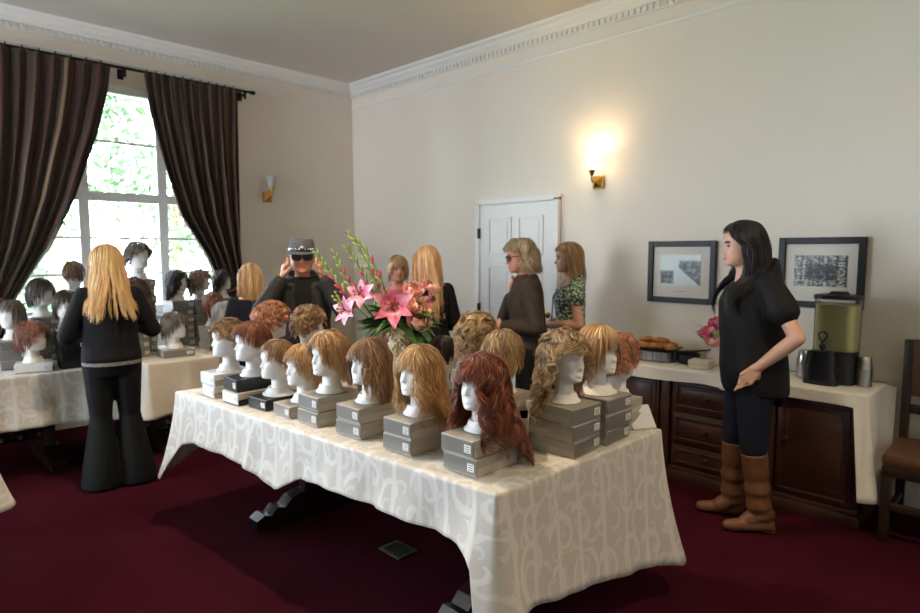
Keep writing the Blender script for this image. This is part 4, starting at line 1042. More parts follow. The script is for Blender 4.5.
def trestle_table(x0, x1, y0, y1, zt, label, axis='x', legs=(.15, .85)):
    """dark trestle table; trestles stand across the long axis"""
    t = empty('trestle_table', ((x0+x1)/2, (y0+y1)/2, 0), 0 if axis == 'x' else PI/2, label, 'table')
    w, d = (x1-x0, y1-y0) if axis == 'x' else (y1-y0, x1-x0)
    MB().box((0, 0, zt-.02), (w, d, .04), bev=.004).build('table_top', darkwood, t)
    for q in legs:
        x = -w/2+w*q
        c = MB().prism([(-.10, .08), (.10, .08), (.07, .2), (.06, .4), (.09, zt-.1), (.25, zt-.04), (-.25, zt-.04), (-.09, zt-.1), (-.06, .4), (-.07, .2)], x-.035, x+.035, 'x')
        lg = c.build('leg', darkwood, t, angle=30)
        hy = d*.44; prof = [(-hy, 0), (-hy, .05), (-hy+.05, .075), (-hy+.09, .06), (-hy+.13, .10), (-hy+.18, .085), (-hy+.22, .125), (-.12, .14), (0, .15)]
        prof = prof+[(-a, z) for a, z in prof[::-1][1:]]
        MB().prism(prof, x-.05, x+.05, 'x').build('foot', darkwood, lg, angle=30)
    MB().box((0, 0, .28), (w*(legs[1]-legs[0]), .04, .09), bev=.004).build('stretcher', darkwood, t)
    return t
# ------------------------------------------------------------------ wig boxes
box_side = mat('box card grey', (176, 168, 154), rough=.6, noise_amt=.05); box_silver = mat('box silver print', (134, 130, 124), rough=.32, metal=.35, noise_amt=.08, scale=8)
box_lid = mat('box lid grey', (160, 152, 140), rough=.55, noise_amt=.05); box_black = mat('box black', (24, 22, 22), rough=.4, noise_amt=.1); box_white = mat('box white', (206, 206, 208), rough=.55, noise_amt=.03)
box_blue = mat('box blue grey', (126, 136, 150), rough=.5, noise_amt=.06); sticker = mat('sticker white', (224, 220, 214), rough=.6, noise_amt=.02); ink = mat('sticker ink', (120, 116, 112), rough=.6); redmark = mat('red print', (196, 62, 34), rough=.5)
KINDS_ = {'grey': (box_side, box_lid, box_silver), 'black': (box_black, box_black, box_black), 'white': (box_side, box_white, box_white), 'blackwhite': (box_black, box_side, box_white), 'blue': (box_blue, box_lid, box_silver), 'beige': (mat('box beige', (170, 150, 128), rough=.6), box_lid, box_silver)}
def wig_box(loc, rz, label, kind='grey', W=.16, D=.25, Hh=.067, group=None, detail=True):
    """printed card box lying flat; its printed end faces local -y"""
    a, l, p = KINDS_[kind]
    o = MB().box((0, 0, Hh*.36), (W-.006, D-.006, Hh*.72), bev=.002).build('wig_box', a, smooth=False)
    o.location = loc; o.rotation_euler = (0, 0, rz); tag(o, label, 'box', group)
    MB().box((0, 0, Hh*.74), (W, D, Hh*.50), bev=.0025).build('lid', l, o, smooth=False)
    e = MB().box((0, -D/2-.001, Hh*.52), (W*.96, .003, Hh*.80)).build('end_panel', p, o, smooth=False)
    if detail:
        s = MB().box((W*.33, -D/2-.003, Hh*.52), (W*.19, .003, Hh*.42)).build('sticker', sticker, e, smooth=False)
        i = MB()
        for k in range(3): i.box((W*.33, -D/2-.0048, Hh*(.40+.12*k)), (W*.12, .001, Hh*.045))
        i.build('printed_lines', ink, e, smooth=False)
    return o
def stack(x, y, z, n, rz, what, kind='grey', W=.16, D=.25, Hh=.067, jit=.06, seed=0, group=None, detail=True, names=None):
    rg = random.Random(seed*13+n)
    if n == 1: nm = ['single']
    elif n == 2: nm = ['lower', 'upper']
    elif n == 3: nm = ['bottom', 'middle', 'top']
    else: nm = ['bottom', 'second', 'third', 'fourth', 'fifth', 'sixth', 'seventh', 'eighth', 'ninth', 'tenth'][:n-1]+['topmost']
    kinds = kind if isinstance(kind, (list, tuple)) else [kind]*n
    for i in range(n):
        cn = {'blue': 'blue grey', 'blackwhite': 'black and white'}.get(kinds[i], kinds[i])
        lb = (f'{nm[i]} {cn} box under {what}') if n < 4 else f'{nm[i]} {cn} box in the stack under {what}'
        wig_box((x+rg.uniform(-.006, .006), y+rg.uniform(-.006, .006), z+i*Hh), rz+rg.uniform(-jit, jit), lb, kinds[i], W, D, Hh, group, detail)
    return z+n*Hh
ZT = .77
def front_table():
    trestle_table(-3.50, -1.36, 1.50, 2.40, .745, 'dark trestle table under the wig display in the middle of the room', legs=(.14, .83))
    cloth('white damask cloth on the long wig table in the middle', [(-3.60, 1.30), (-1.295, 1.475), (-1.262, 2.575), (-3.56, 2.46)], .768,
          [[(0, .28), (.025, .36), (.06, .49), (.12, .53), (.30, .52), (.46, .475), (.53, .56), (.75, .575), (.93, .565), (.97, .53), (1, .40)],
           [(0, .33), (.08, .36), (.4, .29), (.8, .22), (.93, .19), (1, .17)], [(0, .17), (.1, .38), (.9, .42), (1, .36)], [(0, .36), (.15, .44), (.85, .43), (1, .28)]],
          creases=((1.245, .012, .04), (.75, .02, .012), (1.70, .02, .012), (2.05, .03, .012), (2.9, .06, .01)), seed=4, fold=.006, fk=17)
    cloth_top = .769
    F = [  # x, y(front edge), boxes, kinds, style, colour, wig text, extra
     (-3.325, 1.375, 2, 'white', 'curly_short', 'lightbrown', 'short curly light brown wig, far left end of front row', dict(vol=1.2)),
     (-3.095, 1.400, 2, ['blackwhite', 'black'], 'pixie', 'auburn', 'short layered auburn wig, second from front row left', dict(vol=1.24, lift=.2, n=1400, seed=31)),
     (-2.895, 1.440, 1, 'black', 'pixie', 'lightbrown', 'short brown pixie wig on a wide shouldered mannequin', dict(bust=BUST_WIDE, seed=33)),
     (-2.672, 1.460, 1, 'grey', 'shag', 'honey', 'short honey blonde wig with a longer nape', dict(L0=.6, Lback=.95, nape=-.28, vol=1.14, bang=.62, seed=35)),
     (-2.470, 1.480, 2, 'grey', 'updo', 'honey', 'full strawberry honey wig swept off the face showing the ear', dict(seed=37, vol=1.26, nape=-.3, Lback=1.0)),
     (-2.178, 1.497, 2, 'grey', 'shoulder', 'lightbrown', 'medium brown shoulder length wig with fringe', dict(seed=39, wave=.035, L0=1.15, Lback=1.3)),
     (-1.864, 1.514, 2, 'grey', 'long_wavy', 'golden', 'long golden blonde wavy wig with fringe', dict(seed=41, L0=1.4, Lback=1.6, flare=.35)),
     (-1.528, 1.528, 2, 'grey', 'long_curly', 'red', 'long copper red wig with loose curls and fringe', dict(seed=43, L0=1.75, Lback=1.8, vol=1.22)),
    ]
    gr = 'wigs in the front row of the middle table'
    NM = ['far left curly light brown wig', 'auburn layered wig', 'brown pixie wig', 'honey long nape wig', 'strawberry swept back wig', 'medium brown shoulder wig', 'golden wavy wig', 'red curly wig']
    for i, (x, y, n, kd, st, co, tx, ex) in enumerate(F):
        nm = NM[i]
        D = .24; hb = .058 if n == 1 else .067
        z = stack(x, y+D/2, cloth_top, n, R(2), 'the '+nm, kd, W=.165 if i else .16, D=D, Hh=hb, seed=i)
        wig_head((x+.0, y+.125, z+.001), (-.12 if i < 3 else -.04, -1), st, co, 'mannequin with '+tx, group=gr, **ex)
    gr = 'wigs at the right end of the middle table'
    # right end, facing +x
    for i, (x, y, st, co, tx, ex) in enumerate([(-1.43, 2.03, 'big_curly', 'ash', 'shoulder length curly ash blonde wig', dict(seed=53, L0=1.35, Lback=1.5, flare=.35, cheek=-.17, face_x=.5, bang=.66)), (-1.42, 2.262, 'bob', 'honey', 'smooth chin length honey bob wig', dict(seed=55, bust=BUST_WIDE, vol=1.22, L0=.85, Lback=.85))]):
        z = stack(x, y, cloth_top, 3, PI/2, 'the '+tx, 'grey', W=.195, D=.23, Hh=.065, seed=20+i)
        wig_head((x+.01, y, z+.001), (1, -.12), st, co, 'mannequin head in '+tx+' facing right', group=gr, **ex)
    # back row, turned away
    gr = 'wigs in the back row of the middle table'
    B = [(-3.375, 1.80, 3, 'curly_short', 'copper', 'short curly pale copper wig', dict(seed=61, vol=1.3, n=1500)),
         (-3.10, 1.885, 3, 'curly_short', 'lightbrown', 'short curly brown blonde wig with highlights', dict(seed=63, wave=.055)),
         (-2.355, 2.24, 1, 'pixie', 'darkbrown', 'short dark brown wig behind the flowers', dict(seed=65, hairline=.9)),
         (-2.12, 2.255, 3, 'shag', 'ash', 'tousled dark blonde wig', dict(seed=67, lift=.3, wave=.08, cl=.85, wfreq=2.6, nape=-.25, L0=.6, Lback=.7)),
         (-1.885, 2.19, 2, 'shag', 'ash', 'round ash blonde wig with dark roots', dict(seed=69, vol=1.28)),
         (-1.44, 2.475, 2, 'curly_short', 'copper', 'short curly copper wig behind the honey bob', dict(seed=71, vol=1.25, L0=.5, nape=-.1))]
    for i, (x, y, n, st, co, tx, ex) in enumerate(B):
        z = stack(x, y, cloth_top, n, PI if i < 5 else PI/2+PI, 'the '+tx, 'grey', W=.165, D=.20 if i != 5 else .17, Hh=.067, seed=30+i)
        wig_head((x, y, z+.001), (.05, 1), st, co, 'mannequin turned away in '+tx, group=gr, **ex)
    # upright boxes with a red mark
    def upright(x, y, rz, w, h, d, label):
        o = MB().box((0, 0, h/2), (w, d, h), bev=.002).build('wig_box', box_side, smooth=False); o.location = (x, y, cloth_top); o.rotation_euler = (0, 0, rz); tag(o, label, 'box')
        MB().box((0, 0, h-.012), (w+.002, d+.002, .024), bev=.002).build('end_cap', box_lid, o, smooth=False)
        mk = MB().box((w*.16, -d/2-.001, h*.58), (.017, .002, .026)); mk.build('red_mark', redmark, o, smooth=False); MB().box((w*.16, -d/2-.0022, h*.58), (.007, .001, .012)).build('mark_centre', sticker, o, smooth=False)
        return o
    upright(-1.515, 1.865, R(38), .066, .155, .13, 'grey box with red mark on its side left of the curly ash blonde wig')
    upright(-1.715, 1.955, R(35), .068, .315, .14, 'tall upright grey box with red mark between red and curly blonde wigs')
    # leaning card
    o = MB().box((0, 0, .0575), (.12, .003, .115)).build('price_card', box_white, smooth=False); o.location = (-1.315, 2.51, cloth_top+.002); o.rotation_euler = (R(-38), 0, R(62)); o.location.z = cloth_top+.002; tag(o, 'white card leaning beside the box stack at the right table corner', 'card')
# ------------------------------------------------------------------ window tables
def window_tables():
    trestle_table(-5.72, -4.98, -.15, 1.30, .715, 'dark trestle table under the left end of the window', axis='y', legs=(.2, .80))
    cloth('white damask cloth on the left window table', [(-5.78, -.25), (-4.955, -.25), (-4.885, 1.36), (-5.74, 1.36)], .738, [[(0, .40), (1, .33)], [(0, .33), (.1, .39), (.9, .375), (1, .36)], [(0, .36), (1, .4)], [(0, .4), (1, .4)]], seed=11, fold=.012, fk=19, flare=.03)
    trestle_table(-5.60, -4.84, 1.58, 2.40, .715, 'dark trestle table under the right end of the window', axis='y', legs=(.2, .8))
    cloth('plain beige cloth on the right window table', [(-5.68, 1.54), (-4.775, 1.54), (-4.74, 2.50), (-5.65, 2.50)], .738, [[(0, .36), (1, .34)], [(0, .34), (.5, .355), (1, .33)], [(0, .33), (1, .36)], [(0, .36), (1, .36)]], m=mat('beige linen', (206, 194, 178), rough=.8, noise_amt=.04, scale=60, sheen=.1), seed=12, fold=.010, fk=15, flare=.03)
    trestle_table(-4.16, -3.52, -1.5, .34, .745, 'dark trestle table at the left edge of the room', axis='y', legs=(.2, .8))
    cloth('white cloth corner hanging from the table at the left edge', [(-4.22, -1.58), (-3.47, -1.58), (-3.47, .415), (-4.22, .415)], .768, [[(0, .4), (1, .4)], [(0, .4), (.85, .46), (1, .38)], [(0, .38), (.15, .42), (1, .42)], [(0, .42), (1, .4)]], seed=13, fold=.012)
    z0 = .739; d = .55; gr = 'wigs on the window tables'
    def hd(x, y, z, f, st, co, tx, **kw): wig_head((x, y, z+.001), f, st, co, 'mannequin with '+tx, group=gr, dens=kw.pop('dens', d), **kw)
    z = stack(-5.34, .835, z0, 3, R(85), 'the ashy long bob wig', 'blue', W=.18, D=.24, seed=40); hd(-5.34, .835, z, (.75, -.65), 'straight_long', 'grey', 'ashy long bob wig at the left edge by the drape', L0=.9, Lback=.95)
    z = stack(-5.56, 1.06, z0, 5, R(85), 'the dark brown bob wig', 'beige', W=.18, D=.22, seed=41); hd(-5.56, 1.06, z, (.9, .5), 'bob', 'darkbrown', 'dark brown bob wig with fringe before the left drape', L0=.8, Lback=.8)
    z = stack(-5.08, .905, z0, 1, R(78), 'the short auburn shag wig', 'white', W=.22, D=.2, Hh=.062, seed=42); hd(-5.08, .905, z, (.75, .66), 'shag', 'auburn', 'short auburn shag wig in front of the ashy bob', wave=.05)
    z = stack(-5.09, 1.135, z0, 4, R(85), 'the dark wig by the blonde visitor', 'black', W=.175, D=.22, Hh=.066, seed=43); hd(-5.10, 1.12, z, (.95, -.3), 'bob', 'darkbrown', 'dark wig on black boxes behind the blonde visitor', L0=.75, Lback=.8)
    z = stack(-5.66, 1.31, z0, 7, R(90), 'the window facing brown wig', 'blue', W=.16, D=.2, seed=44, detail=False); hd(-5.66, 1.31, z, (-1, .2), 'pixie', 'brown', 'short brown wig turned to the window left of the blonde visitor')
    z = stack(-5.46, 1.735, z0, 9, R(88), 'the high curly grey brown wig', 'blue', W=.17, D=.22, seed=45); hd(-5.46, 1.735, z, (.95, .25), 'curly_short', 'grey', 'curly grey brown wig on the highest stack before the window', vol=1.35, L0=.5, wave=.06, hairline=.88)
    z = stack(-5.22, 1.60, z0, 5, R(92), 'the low dark curly wig', 'blue', W=.16, D=.2, seed=46); hd(-5.22, 1.60, z, (-.6, -1), 'long_curly', 'brown', 'dark curly wig low beside the blonde visitor, face hidden', L0=.9, Lback=1.1)
    for i, (y, st, co, tx, ex) in enumerate([(2.06, 'big_curly', 'darkbrown', 'long dark brown curly wig, leftmost on the silver boxes', dict(L0=1.0, Lback=1.1)), (2.26, 'big_curly', 'lightbrown', 'curly brown wig with blond highlights, middle of the silver boxes', dict(L0=.85, Lback=.9)), (2.46, 'straight_long', 'darkbrown', 'straight dark burgundy wig, rightmost on the silver boxes', dict(L0=.85, Lback=.9, face_x=.2))]):
        z = stack(-5.52, y, z0, 6, R(90), ['the long curly wig', 'the highlighted curly wig', 'the burgundy wig'][i], 'blue', W=.19, D=.2, Hh=.067, seed=50+i); hd(-5.52, y, z, (.85, .5), st, co, tx, h=.172, vol=1.12, flare=0, **ex)
    z = stack(-5.02, 1.845, z0, 1, R(80), 'the short cool brown wig', 'grey', W=.24, D=.2, Hh=.06, seed=54); hd(-5.03, 1.84, z, (.8, .62), 'bob', 'grey', 'short cool brown wig on a single box on the beige cloth', L0=.6, Lback=.6)
    z = stack(-5.14, 2.20, z0, 3, R(90), 'the reddish brown bob turned away', 'beige', W=.18, D=.2, seed=55); hd(-5.14, 2.20, z, (-1, .2), 'bob', 'auburn', 'reddish brown bob wig turned to the window', L0=.6, Lback=.65)
    z = stack(-4.93, 2.21, z0, 2, R(90), 'the pale grey cropped wig', 'grey', W=.16, D=.18, seed=56); hd(-4.93, 2.21, z, (.4, 1), 'pixie', hair_mat('hair silver', (120, 114, 108), (170, 164, 156), (208, 204, 196)), 'pale grey cropped wig at the right end of the beige cloth')
    o = MB().box((0, 0, .11), (.16, .12, .22), bev=.004).build('gift_bag', mat('lavender paper', (172, 156, 206), rough=.6)); o.location = (-5.0, 2.40, z0); o.rotation_euler = (0, 0, R(20)); tag(o, 'lavender paper bag beside the pale grey cropped wig', 'bag')
    h = MB(); h.tube([(-.035, 0, .21), (-.03, 0, .27), (0, 0, .29), (.03, 0, .27), (.035, 0, .21)], .003, 6); h.build('handle', mat('lavender cord', (150, 132, 184), rough=.7), o)
    o = MB().box((0, 0, .13), (.012, .24, .26)).build('clear_panel', glass_m, smooth=False); o.location = (-5.2, 1.83, z0); tag(o, 'clear acrylic stand behind the short cool brown wig', 'display stand')
    MB().box((.03, 0, .004), (.09, .24, .008)).build('foot', mat('acrylic edge', (190, 200, 206), rough=.2), o, smooth=False)
# ------------------------------------------------------------------ flowers
def petal(mb, base, direction, up, length, width, recurve=.6, nt_=8, ns=5, mi=0, cup=.25):
    base = Vector(base); d = Vector(direction).normalized(); u = Vector(up); u = (u-d*u.dot(d)).normalized(); s = d.cross(u)
    vs = []
    for i in range(nt_):
        t = i/(nt_-1); a = -recurve*2.0*t*t; w = width*math.sin(PI*min(1, .10+.9*t)**.8)**.9*(1 if t < .999 else .12)
        c = base+d*length*(t-.18*recurve*t**3)+u*length*(.35*t-recurve*.75*t**2.4)*.8
        for j in range(ns):
            q = 2*j/(ns-1)-1; vs.append(c+s*q*w+u*(cup*w*(q*q))*(1-.4*t))
    o = [tuple((vs[i*ns+j])) for i in range(nt_) for j in range(ns)]
    mb.add(o, [(i*ns+j, i*ns+j+1, (i+1)*ns+j+1, (i+1)*ns+j) for i in range(nt_-1) for j in range(ns-1)], mi)
def petal_mat(name, edge, mid, throat):
    m, nt, b = nodes_of(name); tc = N(nt, 'ShaderNodeTexCoord'); nz = N(nt, 'ShaderNodeTexNoise'); nz.inputs['Scale'].default_value = 18; nz.inputs['Detail'].default_value = 4; L(nt, tc.outputs['Object'], nz.inputs['Vector'])
    r = ramp(nt, [(.30, lin(mid)), (.5, lin(edge)), (.72, lin(throat))]); L(nt, nz.outputs['Fac'], r.inputs['Fac']); L(nt, r.outputs['Color'], b.inputs['Base Color']); b.inputs['Roughness'].default_value = .5
    b.inputs['Subsurface Weight'].default_value = .15; b.inputs['Subsurface Scale'].default_value = .01; return m
leaf_m = mat('leaf green', (96, 142, 66), rough=.45, noise_amt=.3, scale=12); leafd_m = mat('leaf dark', (62, 108, 50), rough=.45, noise_amt=.3, scale=12); bud_m = mat('bud green', (150, 172, 84), rough=.5, noise_amt=.2, scale=20); stem_m = mat('stem green', (104, 128, 60), rough=.5)
lily_m = petal_mat('lily pink', (232, 120, 150), (206, 60, 104), (246, 200, 206)); lilyp_m = petal_mat('lily pale', (236, 160, 190), (220, 110, 152), (246, 214, 220)); rose_m = petal_mat('rose peach', (246, 194, 180), (240, 168, 160), (250, 220, 204)); mag_m = petal_mat('magenta bud', (206, 40, 92), (178, 26, 74), (224, 84, 124)); cream_m = petal_mat('cream petal', (228, 208, 170), (214, 190, 146), (238, 224, 194)); anther_m = mat('anther', (110, 62, 30), rough=.8)
def lily(root, c, face, size, m, seed):
    rg = random.Random(seed); f = Vector(face).normalized(); a = f.orthogonal().normalized(); b = f.cross(a); mb = MB(); base = Vector(c)-f*size*.35
    for k in range(6):
        w = 2*PI*k/6+rg.uniform(-.12, .12); o = a*math.cos(w)+b*math.sin(w)
        petal(mb, base, (o*.75+f*.66), f, size*(1.05 if k % 2 else .98), size*(.25 if k % 2 else .19), recurve=.62)
    o = mb.build('lily', m, root, angle=80)
    st = MB()
    for k in range(6):
        w = 2*PI*k/6+.4; q = base+f*size*.75+(a*math.cos(w)+b*math.sin(w))*size*.2; st.tube([base, base+f*size*.4, q], .0016, 5); st.ball(q, (.004, .004, .009), 6, 5)
    st.tube([base, base+f*size*.9], .002, 5).build('stamens', anther_m, o)
    return o
def rose(root, c, size, m, seed, name='rose', up=(0, 0, 1)):
    rg = random.Random(seed); mb = MB(); f = Vector(up).normalized(); a = f.orthogonal().normalized(); b = f.cross(a); c = Vector(c)
    for ring, (n, rr, top, fl) in enumerate(((3, .30, 18, 0), (4, .48, 26, .02), (5, .70, 40, .10), (6, .88, 58, .22), (7, 1.0, 82, .30))):
        for k in range(n):
            w0 = 2*PI*k/n+ring*.7+rg.uniform(-.12, .12); hw = PI/n*1.25; vs = []
            for i in range(6):
                t = i/5; pol = R(150)+(R(top)-R(150))*t; wd = hw*(math.sin(PI*(.12+.80*t))**.6)
                for j in range(5):
                    q = 2*j/4-1; w = w0+q*wd; r = size*rr*(1+fl*max(0, t-.6)*2.5+.04*q*q)
                    vs.append(c+(a*math.cos(w)+b*math.sin(w))*math.sin(pol)*r+f*(math.cos(pol)*r*.95-size*.10*q*q*t))
            mb.add(vs, [(i*5+j, i*5+j+1, (i+1)*5+j+1, (i+1)*5+j) for i in range(5) for j in range(4)])
    return mb.build(name, m, root, angle=80)
def leaf(mb, p0, d, length, width, droop=.4, roll=0):
    d = Vector(d).normalized(); up = Vector((0, 0, 1)); s = d.cross(up); s = s.normalized() if s.length > .1 else Vector((1, 0, 0)); s = Matrix.Rotation(roll, 3, d) @ s; vs = []; n = 8
    for i in range(n):
        t = i/(n-1); c = Vector(p0)+d*length*t+Vector((0, 0, -droop*length*t*t)); w = width*math.sin(PI*(.06+.92*t)**.75)*.5
        vs += [tuple(c-s*w+up*w*.3), tuple(c-up*w*.1), tuple(c+s*w+up*w*.3)]
    mb.add(vs, [(i*3+j, i*3+j+1, i*3+j+4, i*3+j+3) for i in range(n-1) for j in (0, 1)])
def bouquet():
    X, Y, Z = -2.543, 2.105, .77
    v = empty('vase', (X, Y, Z), 0, 'cream bumpy vase holding the pink lily arrangement on the wig table', 'vase')
    vm = mat('cream ceramic', (224, 208, 176), rough=.6, noise_amt=.08)
    mb = MB(); mb.lathe([(.06, 0), (.10, .02), (.125, .08), (.125, .15), (.10, .22), (.07, .29), (.042, .35), (.036, .40), (.031, .40), (.036, .34), (.06, .27), (.001, .2)], n=32); mb.build('vessel', vm, v)
    nb = MB(); rg = random.Random(5)
    for k in range(420):
        t = rg.uniform(.03, .39); w = rg.uniform(0, 2*PI); r = float(np.interp(t, [.02, .08, .15, .22, .29, .35, .39], [.10, .125, .125, .10, .07, .042, .037])); nb.ball((r*math.cos(w), r*math.sin(w), t), rg.uniform(.007, .012), 6, 4)
    nb.build('bumpy_surface', vm, v)
    t = empty('flower_arrangement', (X, Y, Z+.38), 0, 'arrangement of pink lilies and tall gladioli with greenery in the cream vase', 'flowers')
    # image-right direction and towards the camera in the room
    rt = Vector((.71, .70, 0)); cm = Vector((.70, -.71, 0)); zz = Vector((0, 0, 1))
    def P(r, h, c=0.): return rt*r+zz*h+cm*c
    def at(px, py, dpt=.0): return P((px-398)*.00525, (345-py)*.00525-.39+.02+.34-.0, dpt)   # layout grid of the bunch, metres
    # main lilies
    for i, (px, py, c, f, s, m) in enumerate([(394, 313, .14, P(-.05, .25, 1), .165, lily_m), (360, 303, .06, P(-.3, .5, .9), .12, lilyp_m), (347, 318, .12, P(-.6, .3, .8), .115, lilyp_m), (425, 296, -.04, P(.6, .7, .5), .075, lilyp_m), (429, 309, .02, P(.8, .4, .5), .06, lilyp_m)]):
        lily(t, at(px, py, c), f, s, m, i)
    for i, (px, py, c, s, m) in enumerate([(412, 298, .02, .045, rose_m), (419, 328, .10, .055, rose_m), (405, 312, .10, .05, rose_m), (418, 318, .06, .05, rose_m), (347, 313, .02, .03, mag_m)]): rose(t, at(px, py, c), s, m, i+20, up=P(.2, .7, .7))
    rose(t, at(432, 285, 0)+zz*-.06, .035, rose_m, 31)
    # gladiolus spikes
    for i, (pts, n) in enumerate([([(388, 326), (374, 298), (366, 266), (345, 240)], 15), ([(384, 326), (368, 296), (352, 268), (342, 252)], 13), ([(370, 326), (348, 298), (336, 276), (331, 256)], 11), ([(366, 328), (336, 298), (322, 272), (312, 258)], 13), ([(392, 324), (378, 280), (366, 252), (344, 241)], 10)]):
        ps = [at(px, py, -.02+.015*i) for px, py in pts]; cur = []
        for k in range(25):
            u = k/24; q = [1*(1-u)**3, 3*u*(1-u)**2, 3*u*u*(1-u), u**3]; cur.append(sum((p*w for p, w in zip(ps, q)), Vector()))
        st = MB().tube(cur, [.006-.004*k/24 for k in range(25)], 6).build('gladiolus', stem_m, t)
        for k in range(n):
            u = .30+.70*k/n; j = int(u*24); p = cur[j]; tg = (cur[min(j+1, 24)]-cur[j-1]).normalized(); sd = tg.cross(cm).normalized()*(1 if k % 2 else -1)
            q = p+sd*.008+tg*.012; ln = .030*(1.15-u*.6); d2 = (tg+sd*.45).normalized(); rot = d2.to_track_quat('Z', 'Y').to_matrix(); pk = u < .62 and (k+i) % 2
            MB().ball(q, (.0085*(1.2-u*.6), .0085*(1.2-u*.6), ln), 8, 6, M=rot).build('blossom' if pk else 'bud', mag_m if pk else bud_m, st)
    # foliage
    lm = MB(); ld = MB(); rg = random.Random(11)
    for k in range(46):
        a = rg.uniform(0, 2*PI); el = rg.uniform(-.35, .8); d = rt*math.cos(a)+cm*math.sin(a)+zz*el
        d = d-cm*max(0, d.dot(cm))*.8 if abs(d.dot(rt)) < .6 else d
        leaf(lm if k % 2 else ld, P(rg.uniform(-.04, .04), rg.uniform(.02, .08), rg.uniform(-.04, .02)), d, rg.uniform(.14, .25), rg.uniform(.06, .10), rg.uniform(.1, .5))
    for (px, py, r) in ((430, 322, .10), (418, 335, .13), (350, 335, .12), (365, 330, .13), (340, 325, .16), (395, 330, .05)):
        for k in range(3): leaf(lm if k % 2 else ld, P(0, .02), at(px, py, (.02+.05*k)*(abs(px-395) > 18))-P(0, .0), .20+r*.3, .08, .15)
    for k in range(3): leaf(lm, at(372, 318), at(374+3*k, 280)-at(372, 318), .15, .03, -.05)
    lm.build('leaf', leaf_m, t, angle=80); ld.build('leaf', leafd_m, t, angle=80)
    sp = MB()
    for (px, py) in ((330, 300), (334, 308), (327, 305)):
        a_, b_ = at(345, 325), at(px, py); sp.tube([a_, a_.lerp(b_, .5)+zz*.01, b_], .002, 5)
        for k in range(6): sp.ball(a_.lerp(b_, .4+.1*k)+zz*.008*(k % 2), .007, 6, 4)
    sp.build('filler_sprig', mat('pale sprig', (176, 176, 96), rough=.6), t)
